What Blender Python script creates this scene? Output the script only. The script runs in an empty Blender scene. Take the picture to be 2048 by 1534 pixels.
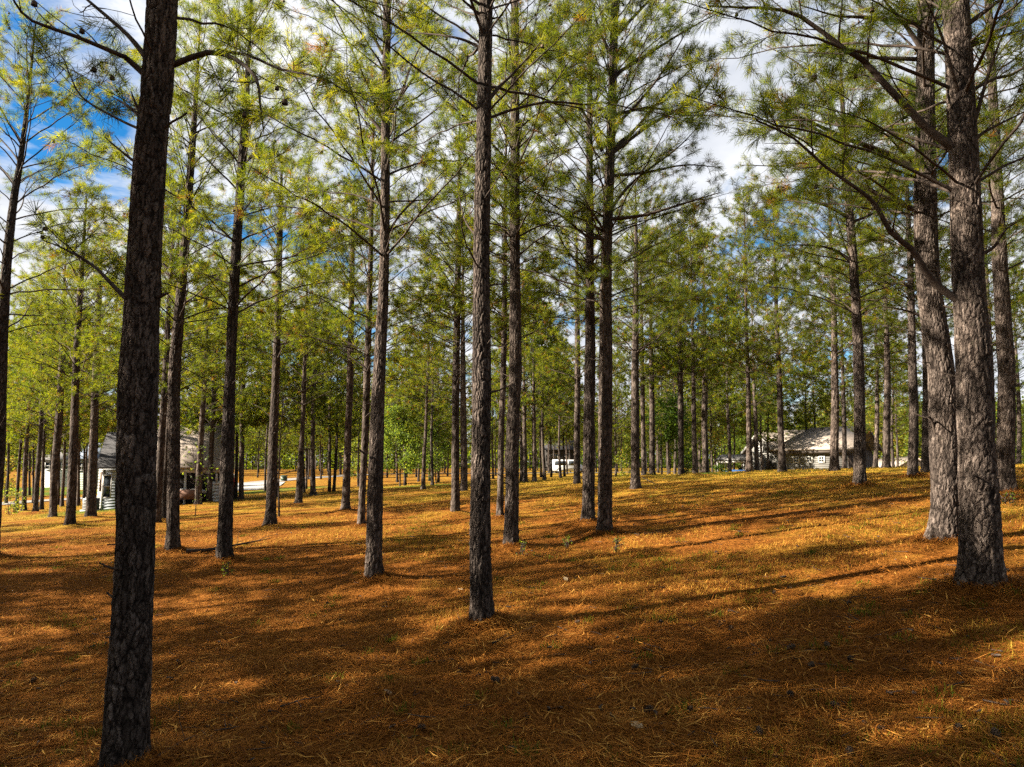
import bpy, math, random
import numpy as np
from mathutils import Vector, Matrix, Quaternion

random.seed(11)
RS = np.random.RandomState(11)
SC = bpy.context.scene
COL = SC.collection
R = math.radians

# ------------------------------------------------------------------ camera, sky, sun, exposure
FPX = 1419.0                       # focal length in photograph pixels (2048 wide)
HORIZON = 925.0                    # row of the horizon in the photograph
PITCH = math.atan((HORIZON - 767.0) / FPX)
CZ = 2.3
cam_data = bpy.data.cameras.new('camera')
cam_data.sensor_width = 36.0
cam_data.lens = FPX / 2048.0 * 36.0
cam_data.clip_end = 3000.0
cam = bpy.data.objects.new('camera', cam_data)
cam.location = (0, 0, CZ)
cam.rotation_euler = (math.pi / 2 + PITCH, 0, 0)
COL.objects.link(cam)
SC.camera = cam

SUN_ELEV = 28.5
SUN_AZ = 261.0                     # degrees clockwise from +Y: from the left, a little behind
world = bpy.data.worlds.new('World')
SC.world = world
world.use_nodes = True


def build_world():
    nt = world.node_tree
    nt.nodes.clear()
    N, L = nt.nodes, nt.links
    out = N.new('ShaderNodeOutputWorld')
    bg = N.new('ShaderNodeBackground')
    bg.inputs['Strength'].default_value = 0.06
    sky = N.new('ShaderNodeTexSky')
    sky.sky_type = 'NISHITA'
    sky.sun_disc = False
    sky.sun_elevation = R(SUN_ELEV)
    sky.sun_rotation = R(SUN_AZ)
    sky.air_density = 1.0
    sky.dust_density = 0.3
    sky.ozone_density = 2.5
    hs = N.new('ShaderNodeHueSaturation')
    hs.inputs['Saturation'].default_value = 1.45
    hs.inputs['Value'].default_value = 0.45
    tc = N.new('ShaderNodeTexCoord')
    # a flat cloud deck: the view direction divided by its height
    sep = N.new('ShaderNodeSeparateXYZ')
    L.new(tc.outputs['Generated'], sep.inputs[0])
    mx = N.new('ShaderNodeMath'); mx.operation = 'MAXIMUM'; mx.inputs[1].default_value = 0.04
    L.new(sep.outputs['Z'], mx.inputs[0])
    ad = N.new('ShaderNodeMath'); ad.operation = 'ADD'; ad.inputs[1].default_value = 0.12
    L.new(mx.outputs[0], ad.inputs[0])
    dx = N.new('ShaderNodeMath'); dx.operation = 'DIVIDE'
    dy = N.new('ShaderNodeMath'); dy.operation = 'DIVIDE'
    L.new(sep.outputs['X'], dx.inputs[0]); L.new(ad.outputs[0], dx.inputs[1])
    L.new(sep.outputs['Y'], dy.inputs[0]); L.new(ad.outputs[0], dy.inputs[1])
    cmb = N.new('ShaderNodeCombineXYZ')
    L.new(dx.outputs[0], cmb.inputs[0]); L.new(dy.outputs[0], cmb.inputs[1])
    cmb.inputs[2].default_value = CLOUD_SEED
    nz = N.new('ShaderNodeTexNoise')
    nz.inputs['Scale'].default_value = 1.5
    nz.inputs['Detail'].default_value = 8.0
    nz.inputs['Roughness'].default_value = 0.6
    nz.inputs['Distortion'].default_value = 0.4
    L.new(cmb.outputs[0], nz.inputs['Vector'])
    rp = N.new('ShaderNodeValToRGB')
    rp.color_ramp.elements[0].position = CLOUD_LO
    rp.color_ramp.elements[1].position = CLOUD_HI
    L.new(nz.outputs['Fac'], rp.inputs['Fac'])
    nz2 = N.new('ShaderNodeTexNoise')
    nz2.inputs['Scale'].default_value = 4.0
    nz2.inputs['Detail'].default_value = 5.0
    L.new(cmb.outputs[0], nz2.inputs['Vector'])
    rc = N.new('ShaderNodeValToRGB')
    rc.color_ramp.elements[0].position = 0.3
    rc.color_ramp.elements[0].color = (1.75, 1.86, 2.08, 1)
    rc.color_ramp.elements[1].position = 0.75
    rc.color_ramp.elements[1].color = (2.95, 2.97, 3.02, 1)
    L.new(nz2.outputs['Fac'], rc.inputs['Fac'])
    mixn = N.new('ShaderNodeMix'); mixn.data_type = 'RGBA'
    L.new(rp.outputs['Color'], mixn.inputs[0])
    L.new(sky.outputs[0], hs.inputs['Color'])
    L.new(hs.outputs[0], mixn.inputs[6])
    L.new(rc.outputs['Color'], mixn.inputs[7])
    L.new(mixn.outputs[2], bg.inputs['Color'])
    L.new(bg.outputs[0], out.inputs[0])
    world.cycles.sampling_method = 'MANUAL'
    world.cycles.sample_map_resolution = 512


CLOUD_SEED, CLOUD_LO, CLOUD_HI = 6.1, 0.36, 0.47
build_world()

sun_data = bpy.data.lights.new('sun', 'SUN')
sun_data.energy = 5.0
sun_data.angle = R(0.55)
sun_data.color = (1.0, 0.88, 0.70)
sun = bpy.data.objects.new('sun', sun_data)
az, el = R(SUN_AZ), R(SUN_ELEV)
TO_SUN = Vector((math.sin(az) * math.cos(el), math.cos(az) * math.cos(el), math.sin(el)))
sun.rotation_euler = TO_SUN.to_track_quat('Z', 'Y').to_euler()
sun.location = TO_SUN * 60
COL.objects.link(sun)

SC.view_settings.view_transform = 'Standard'
SC.view_settings.look = 'None'
SC.view_settings.exposure = 2.75
SC.view_settings.gamma = 1.0
SC.render.engine = 'CYCLES'
SC.cycles.max_bounces = 6
SC.cycles.diffuse_bounces = 3
SC.cycles.glossy_bounces = 2
SC.cycles.transmission_bounces = 3
SC.cycles.transparent_max_bounces = 4
SC.cycles.use_adaptive_sampling = True
SC.cycles.adaptive_threshold = 0.02
SC.cycles.use_denoising = False

FWD = np.array([0, math.cos(PITCH), math.sin(PITCH)])
UPV = np.array([0, -math.sin(PITCH), math.cos(PITCH)])


def ray(px, py):
    return np.array([(px - 1024.0) / FPX, 0, 0]) + UPV * (-(py - 767.0) / FPX) + FWD


def at(px, py, t):                 # the point seen at a pixel, t metres deep
    return np.array([0, 0, CZ]) + ray(px, py) * t


def at_y(px, py, Y):               # the point seen at a pixel in the upright plane y = Y
    d = ray(px, py)
    return np.array([0, 0, CZ]) + d * (Y / d[1])


def nrm(v):
    v = np.asarray(v, float)
    return v / (np.linalg.norm(v, axis=-1, keepdims=True) + 1e-12)


# ------------------------------------------------------------------ mesh helpers
def set_props(o, label=None, cat=None, group=None, kind=None):
    if label: o['label'] = label
    if cat: o['category'] = cat
    if group: o['group'] = group
    if kind: o['kind'] = kind
    return o


def np_mesh(name, verts, faces, mats, attrs=None, smooth=False, mat_idx=None):
    """faces: an (M, k) array or a list of such arrays"""
    me = bpy.data.meshes.new(name)
    verts = np.ascontiguousarray(verts, np.float32)
    fl = faces if isinstance(faces, list) else [faces]
    fl = [np.asarray(f, np.int32) for f in fl if len(f)]
    loops = np.concatenate([f.ravel() for f in fl])
    tot = np.concatenate([np.full(len(f), f.shape[1], np.int32) for f in fl])
    start = np.concatenate([[0], np.cumsum(tot)[:-1]]).astype(np.int32)
    me.vertices.add(len(verts)); me.vertices.foreach_set('co', verts.ravel())
    me.loops.add(len(loops)); me.loops.foreach_set('vertex_index', loops)
    me.polygons.add(len(tot)); me.polygons.foreach_set('loop_start', start)
    if mat_idx is not None:
        me.polygons.foreach_set('material_index', np.asarray(mat_idx, np.int32))
    for k, v in (attrs or {}).items():
        a = me.attributes.new(k, 'FLOAT', 'POINT')
        a.data.foreach_set('value', np.ascontiguousarray(v, np.float32))
    me.update(calc_edges=True)
    if smooth:
        me.polygons.foreach_set('use_smooth', np.ones(len(tot), bool))
    for m in (mats if isinstance(mats, (list, tuple)) else [mats]):
        me.materials.append(m)
    return me


def add(name, me, parent=None, loc=None, rot=None, scale=None):
    o = bpy.data.objects.new(name, me)
    COL.objects.link(o)
    if parent is not None: o.parent = parent
    if loc is not None: o.location = [float(v) for v in loc]
    if rot is not None:
        if isinstance(rot, Quaternion):
            o.rotation_mode = 'QUATERNION'; o.rotation_quaternion = rot
        else:
            o.rotation_euler = rot
    if scale is not None: o.scale = scale if hasattr(scale, '__len__') else (scale,) * 3
    return o


class MB:
    """collects boxes, prisms and tubes into one mesh"""
    def __init__(self):
        self.v, self.f3, self.f4, self.n = [], [], [], 0

    def raw(self, v, f):
        v = np.asarray(v, float); f = np.asarray(f, np.int32) + self.n
        (self.f3 if f.shape[1] == 3 else self.f4).append(f)
        self.v.append(v); self.n += len(v)
        return self

    def box(self, c, s, M=None):
        c = np.asarray(c, float); h = np.asarray(s, float) / 2
        p = np.array([[x, y, z] for x in (-1, 1) for y in (-1, 1) for z in (-1, 1)], float) * h + c
        if M is not None: p = np.array([M @ Vector(q) for q in p])
        return self.raw(p, [[0, 1, 3, 2], [4, 6, 7, 5], [0, 4, 5, 1], [2, 3, 7, 6], [0, 2, 6, 4], [1, 5, 7, 3]])

    def poly(self, front, depth):
        """a flat polygon given as 3D points, thickened along a depth vector"""
        a = np.asarray(front, float); b = a + np.asarray(depth, float); n = len(a)
        base = self.n
        self.v += [a, b]; self.n += 2 * n
        for i in range(n):
            j = (i + 1) % n
            self.f4.append(np.array([[base + i, base + j, base + n + j, base + n + i]], np.int32))
        for i in range(1, n - 1):
            self.f3.append(np.array([[base, base + i + 1, base + i], [base + n, base + n + i, base + n + i + 1]], np.int32))
        return self

    def tube(self, pts, rad, sides=6, cap=True):
        v, f = tube(pts, rad, sides)
        b = self.n
        self.raw(v, f)
        if cap:
            n = len(pts)
            for i in range(1, sides - 1):
                self.f3.append(np.array([[b, b + i + 1, b + i], [b + (n - 1) * sides, b + (n - 1) * sides + i, b + (n - 1) * sides + i + 1]], np.int32))
        return self

    def mesh(self, name, mat, smooth=False):
        fl = []
        if self.f4: fl.append(np.concatenate(self.f4))
        if self.f3: fl.append(np.concatenate(self.f3))
        return np_mesh(name, np.concatenate(self.v), fl, mat, smooth=smooth)

    def build(self, name, mat, parent=None, smooth=False, loc=None, rot=None):
        return add(name, self.mesh(name, mat, smooth), parent, loc, rot)


def tube(pts, rad, sides=5):
    pts = np.asarray(pts, float); n = len(pts)
    rad = np.broadcast_to(np.asarray(rad, float), (n,))
    tan = nrm(np.gradient(pts, axis=0))
    ref = np.array([0.13, 0.27, 0.95]) if abs(nrm(pts[-1] - pts[0])[2]) < 0.8 else np.array([0.95, 0.2, 0.1])
    a = nrm(np.cross(tan, ref)); b = np.cross(tan, a)
    th = np.arange(sides) * 2 * math.pi / sides
    v = pts[:, None, :] + rad[:, None, None] * (np.cos(th)[None, :, None] * a[:, None, :] + np.sin(th)[None, :, None] * b[:, None, :])
    i = np.arange(n - 1)[:, None] * sides; j = np.arange(sides)[None, :]; k = (j + 1) % sides
    f = np.stack([i + j, i + k, i + sides + k, i + sides + j], -1).reshape(-1, 4)
    return v.reshape(-1, 3), f


# lattice noise
_PERM = np.random.RandomState(5).rand(65536)


def _h(ix, iy, s=0):
    k = (ix.astype(np.int64) * 73856093) ^ (iy.astype(np.int64) * 19349663) ^ (s * 83492791)
    return _PERM[k & 65535]


def vnoise(x, y, s=0):
    x = np.asarray(x, float); y = np.asarray(y, float)
    ix, iy = np.floor(x), np.floor(y)
    fx, fy = x - ix, y - iy
    fx = fx * fx * (3 - 2 * fx); fy = fy * fy * (3 - 2 * fy)
    a = _h(ix, iy, s) * (1 - fx) + _h(ix + 1, iy, s) * fx
    b = _h(ix, iy + 1, s) * (1 - fx) + _h(ix + 1, iy + 1, s) * fx
    return a * (1 - fy) + b * fy


def fbm(x, y, s=0, o=4):
    t = 0; amp = 0.5
    for k in range(o):
        t = t + amp * vnoise(x * 2 ** k, y * 2 ** k, s + k * 7); amp *= 0.5
    return t


# ------------------------------------------------------------------ materials
def new_mat(name):
    m = bpy.data.materials.new(name)
    m.use_nodes = True
    nt = m.node_tree
    return m, nt.nodes, nt.links, nt.nodes['Principled BSDF']


def dim(stops, k):
    return [(p, tuple(v * k for v in c)) for p, c in stops]


def ramp(N, stops, interp='LINEAR'):
    r = N.new('ShaderNodeValToRGB')
    cr = r.color_ramp
    cr.interpolation = interp
    while len(cr.elements) < len(stops): cr.elements.new(0.5)
    for e, (p, c) in zip(cr.elements, stops):
        e.position = p; e.color = (*c, 1)
    return r


def noise(N, L, scale, detail=4, vec=None, rough=0.55, dist=0.0):
    n = N.new('ShaderNodeTexNoise')
    n.inputs['Scale'].default_value = scale
    n.inputs['Detail'].default_value = detail
    n.inputs['Roughness'].default_value = rough
    n.inputs['Distortion'].default_value = dist
    if vec is not None: L.new(vec, n.inputs['Vector'])
    return n


def mixc(N, L, fac, a, b, mode='MIX'):
    m = N.new('ShaderNodeMix'); m.data_type = 'RGBA'; m.blend_type = mode
    for s, v in ((0, fac), (6, a), (7, b)):
        if isinstance(v, (int, float)): m.inputs[s].default_value = v
        elif isinstance(v, tuple): m.inputs[s].default_value = (*v, 1)
        else: L.new(v, m.inputs[s])
    return m.outputs[2]


def coords(N, which='Object'):
    return N.new('ShaderNodeTexCoord').outputs[which]


def bump(N, L, h, strength, dist, bsdf):
    b = N.new('ShaderNodeBump')
    b.inputs['Strength'].default_value = strength
    b.inputs['Distance'].default_value = dist
    L.new(h, b.inputs['Height']); L.new(b.outputs[0], bsdf.inputs['Normal'])


def attr(N, name):
    a = N.new('ShaderNodeAttribute'); a.attribute_name = name
    return a.outputs['Fac']


def mat_bark():
    m, N, L, P = new_mat('pine_bark')
    co = coords(N)
    pl, ce = attr(N, 'plate'), attr(N, 'cellr')
    base = ramp(N, [(0.0, (0.026, 0.021, 0.019)), (0.35, (0.052, 0.044, 0.040)), (0.7, (0.096, 0.083, 0.076)), (1.0, (0.175, 0.155, 0.144))])
    n1 = noise(N, L, 9, 5, co)
    n2 = noise(N, L, 70, 5, co, .7)
    ma = N.new('ShaderNodeMath'); ma.operation = 'MULTIPLY_ADD'; ma.inputs[1].default_value = 0.5
    L.new(ce, ma.inputs[0])
    mb = N.new('ShaderNodeMath'); mb.operation = 'MULTIPLY'; mb.inputs[1].default_value = 0.55
    L.new(n1.outputs['Fac'], mb.inputs[0]); L.new(mb.outputs[0], ma.inputs[2])
    L.new(ma.outputs[0], base.inputs['Fac'])
    r2 = ramp(N, [(0.3, (0.45, 0.42, 0.40)), (0.7, (1.35, 1.35, 1.35))])
    L.new(n2.outputs['Fac'], r2.inputs['Fac'])
    c1 = mixc(N, L, 1.0, base.outputs[0], r2.outputs[0], 'MULTIPLY')
    rp = ramp(N, [(0.0, (0, 0, 0)), (0.6, (1, 1, 1))])
    L.new(pl, rp.inputs['Fac'])
    c2 = mixc(N, L, rp.outputs[0], (0.010, 0.007, 0.006), c1)
    # narrow upright cracks
    mp = N.new('ShaderNodeMapping'); mp.inputs['Scale'].default_value = (1, 1, .22)
    L.new(co, mp.inputs['Vector'])
    nd = noise(N, L, 9, 4, co)
    mxv = N.new('ShaderNodeMix'); mxv.data_type = 'VECTOR'; mxv.inputs[0].default_value = .10
    L.new(mp.outputs[0], mxv.inputs[4]); L.new(nd.outputs['Color'], mxv.inputs[5])
    vo = N.new('ShaderNodeTexVoronoi'); vo.feature = 'DISTANCE_TO_EDGE'; vo.inputs['Scale'].default_value = 19
    L.new(mxv.outputs[1], vo.inputs['Vector'])
    rv = ramp(N, [(0.0, (.22, .19, .18)), (.07, (.9, .88, .87)), (.2, (1.05, 1.05, 1.05))])
    L.new(vo.outputs['Distance'], rv.inputs['Fac'])
    c2 = mixc(N, L, 1.0, c2, rv.outputs[0], 'MULTIPLY')
    # broad stains down the stem
    mp2 = N.new('ShaderNodeMapping'); mp2.inputs['Scale'].default_value = (4, 4, .7)
    L.new(co, mp2.inputs['Vector'])
    oi = N.new('ShaderNodeObjectInfo')
    vadd = N.new('ShaderNodeVectorMath'); vadd.operation = 'ADD'
    L.new(mp2.outputs[0], vadd.inputs[0]); L.new(oi.outputs['Location'], vadd.inputs[1])
    n4 = noise(N, L, 1.0, 4, vadd.outputs[0])
    r4 = ramp(N, [(0.3, (.62, .60, .60)), (.55, (1, .98, .96)), (.75, (1.3, 1.24, 1.18))])
    L.new(n4.outputs['Fac'], r4.inputs['Fac'])
    c2 = mixc(N, L, 1.0, c2, r4.outputs[0], 'MULTIPLY')
    # lichen flecks
    n3 = noise(N, L, 22, 3, co)
    r3 = ramp(N, [(0.62, (0, 0, 0)), (0.72, (1, 1, 1))])
    L.new(n3.outputs['Fac'], r3.inputs['Fac'])
    f = N.new('ShaderNodeMath'); f.operation = 'MULTIPLY'; f.inputs[1].default_value = 0.2
    L.new(r3.outputs[0], f.inputs[0])
    c3 = mixc(N, L, f.outputs[0], c2, (0.085, 0.085, 0.06))
    hv = ramp(N, [(0, (0.7, 0.68, 0.68)), (0.5, (1.0, 0.97, 0.95)), (1, (1.2, 1.14, 1.1))])
    L.new(oi.outputs['Random'], hv.inputs['Fac'])
    c4 = mixc(N, L, 1.0, c3, hv.outputs[0], 'MULTIPLY')
    L.new(c4, P.inputs['Base Color'])
    P.inputs['Roughness'].default_value = 0.93
    P.inputs['Specular IOR Level'].default_value = 0.12
    rvh = ramp(N, [(0.0, (0, 0, 0)), (.10, (1, 1, 1))])
    L.new(vo.outputs['Distance'], rvh.inputs['Fac'])
    h0 = N.new('ShaderNodeMath'); h0.operation = 'MULTIPLY_ADD'; h0.inputs[1].default_value = .5
    L.new(n2.outputs['Fac'], h0.inputs[0]); L.new(pl, h0.inputs[2])
    hm = N.new('ShaderNodeMath'); hm.operation = 'MULTIPLY_ADD'; hm.inputs[1].default_value = .6
    L.new(rvh.outputs[0], hm.inputs[0]); L.new(h0.outputs[0], hm.inputs[2])
    bump(N, L, hm.outputs[0], 1.0, 0.012, P)
    return m


def mat_twig():
    m, N, L, P = new_mat('branch_bark')
    co = coords(N)
    n1 = noise(N, L, 14, 4, co)
    r = ramp(N, [(0.25, (0.018, 0.013, 0.011)), (0.6, (0.045, 0.034, 0.028)), (0.85, (0.095, 0.076, 0.063))])
    L.new(n1.outputs['Fac'], r.inputs['Fac'])
    L.new(r.outputs[0], P.inputs['Base Color'])
    P.inputs['Roughness'].default_value = 0.9
    P.inputs['Specular IOR Level'].default_value = 0.15
    n2 = noise(N, L, 70, 3, co)
    bump(N, L, n2.outputs['Fac'], 0.5, 0.01, P)
    return m


def leafy(name, stops, tstops, trans=0.45, rough=0.55, k=.72, spec=.12):
    """thin leaf: reflected and transmitted light, coloured by the point attribute 'tint'"""
    m, N, L, P = new_mat(name)
    t = attr(N, 'tint')
    oi = N.new('ShaderNodeObjectInfo')
    sh = N.new('ShaderNodeMath'); sh.operation = 'MULTIPLY_ADD'
    sh.inputs[1].default_value = 0.16; sh.inputs[2].default_value = -0.08
    L.new(oi.outputs['Random'], sh.inputs[0])
    ad = N.new('ShaderNodeMath'); ad.operation = 'ADD'
    L.new(t, ad.inputs[0]); L.new(sh.outputs[0], ad.inputs[1])
    r1 = ramp(N, dim(stops, k)); r2 = ramp(N, dim(tstops, k))
    L.new(ad.outputs[0], r1.inputs['Fac']); L.new(ad.outputs[0], r2.inputs['Fac'])
    L.new(r1.outputs[0], P.inputs['Base Color'])
    P.inputs['Roughness'].default_value = rough
    P.inputs['Specular IOR Level'].default_value = spec
    tr = N.new('ShaderNodeBsdfTranslucent')
    L.new(r2.outputs[0], tr.inputs['Color'])
    mx = N.new('ShaderNodeMixShader'); mx.inputs[0].default_value = trans
    L.new(P.outputs[0], mx.inputs[1]); L.new(tr.outputs[0], mx.inputs[2])
    L.new(mx.outputs[0], N['Material Output'].inputs['Surface'])
    return m


def mat_plain(name, col, rough=0.7, var=0.12, scale=8, metal=0.0, bmp=0.0, spec=0.3):
    m, N, L, P = new_mat(name)
    co = coords(N)
    n = noise(N, L, scale, 5, co)
    col = tuple(c * .6 for c in col)
    a = tuple(c * (1 - var) for c in col); b = tuple(min(1, c * (1 + var)) for c in col)
    r = ramp(N, [(0.3, a), (0.7, b)])
    L.new(n.outputs['Fac'], r.inputs['Fac']); L.new(r.outputs[0], P.inputs['Base Color'])
    P.inputs['Roughness'].default_value = rough
    P.inputs['Metallic'].default_value = metal
    P.inputs['Specular IOR Level'].default_value = spec
    if bmp:
        n2 = noise(N, L, scale * 8, 4, co)
        bump(N, L, n2.outputs['Fac'], bmp, 0.02, P)
    return m


def mat_ground():
    m, N, L, P = new_mat('forest_floor')
    co = coords(N)
    g = attr(N, 'grassy')
    n1 = noise(N, L, 1.1, 6, co, 0.65)
    n2 = noise(N, L, 26, 5, co, 0.7)
    straw = ramp(N, [(0.2, (0.038, 0.013, 0.0028)), (0.45, (0.110, 0.039, 0.007)), (0.65, (0.20, 0.078, 0.014)), (0.85, (0.32, 0.155, 0.034))])
    md = N.new('ShaderNodeMath'); md.operation = 'MULTIPLY_ADD'; md.inputs[1].default_value = 0.62
    L.new(n2.outputs['Fac'], md.inputs[0])
    mm = N.new('ShaderNodeMath'); mm.operation = 'MULTIPLY'; mm.inputs[1].default_value = 0.42
    L.new(n1.outputs['Fac'], mm.inputs[0]); L.new(mm.outputs[0], md.inputs[2])
    L.new(md.outputs[0], straw.inputs['Fac'])
    grass = ramp(N, [(0.25, (0.045, 0.035, 0.005)), (0.5, (0.15, 0.10, 0.012)), (0.75, (0.32, 0.20, 0.026))])
    L.new(md.outputs[0], grass.inputs['Fac'])
    n3 = noise(N, L, 0.55, 5, co, 0.6)
    ga = N.new('ShaderNodeMath'); ga.operation = 'ADD'
    L.new(n3.outputs['Fac'], ga.inputs[0]); L.new(g, ga.inputs[1])
    rg = ramp(N, [(0.62, (0, 0, 0)), (0.95, (1, 1, 1))])
    L.new(ga.outputs[0], rg.inputs['Fac'])
    c = mixc(N, L, rg.outputs[0], straw.outputs[0], grass.outputs[0])
    lw = attr(N, 'lawn')
    lawn = ramp(N, [(0.3, (0.03, 0.055, 0.007)), (0.7, (0.075, 0.105, 0.013))])
    L.new(n2.outputs['Fac'], lawn.inputs['Fac'])
    c = mixc(N, L, lw, c, lawn.outputs[0])
    L.new(c, P.inputs['Base Color'])
    P.inputs['Roughness'].default_value = 0.95
    P.inputs['Specular IOR Level'].default_value = 0.03
    bump(N, L, n2.outputs['Fac'], 0.9, 0.05, P)
    return m


M_BARK = mat_bark()
M_TWIG = mat_twig()
M_NEEDLE = leafy('pine_needles',
                 [(0.0, (0.016, 0.034, 0.006)), (0.3, (0.036, 0.060, 0.007)), (0.65, (0.080, 0.098, 0.009)), (0.88, (0.14, 0.135, 0.012)), (0.95, (0.17, 0.070, 0.014)), (1.0, (0.20, 0.075, 0.015))],
                 [(0.0, (0.09, 0.15, 0.008)), (0.4, (0.25, 0.30, 0.010)), (0.88, (0.50, 0.46, 0.015)), (0.95, (0.36, 0.16, 0.02)), (1.0, (0.36, 0.14, 0.02))], 0.5)
M_LEAF = leafy('broad_leaves',
               [(0.0, (0.04, 0.08, 0.012)), (0.5, (0.10, 0.15, 0.018)), (0.8, (0.22, 0.20, 0.02)), (1.0, (0.30, 0.13, 0.02))],
               [(0.0, (0.12, 0.22, 0.02)), (0.5, (0.28, 0.36, 0.03)), (0.8, (0.5, 0.44, 0.04)), (1.0, (0.5, 0.22, 0.03))], 0.5)
M_STRAW = leafy('pine_straw',
                [(0.0, (0.062, 0.020, 0.004)), (0.4, (0.165, 0.059, 0.010)), (0.75, (0.30, 0.126, 0.024)), (1.0, (0.46, 0.25, 0.06))],
                [(0.0, (0.1, 0.04, 0.01)), (1.0, (0.35, 0.16, 0.03))], 0.15, 0.7, 1.0, .04)
M_GRASS = leafy('grass_blades',
                [(0.0, (0.028, 0.052, 0.005)), (0.35, (0.10, 0.095, 0.008)), (0.6, (0.30, 0.18, 0.022)), (1.0, (0.42, 0.23, 0.04))],
                [(0.0, (0.06, 0.11, 0.008)), (0.5, (0.26, 0.22, 0.02)), (1.0, (0.42, 0.25, 0.04))], 0.3, 0.7, 1.0, .05)
M_CONE = mat_plain('pine_cone_scales', (0.085, 0.055, 0.036), 0.85, 0.35, 40)
M_GROUND = mat_ground()

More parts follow.
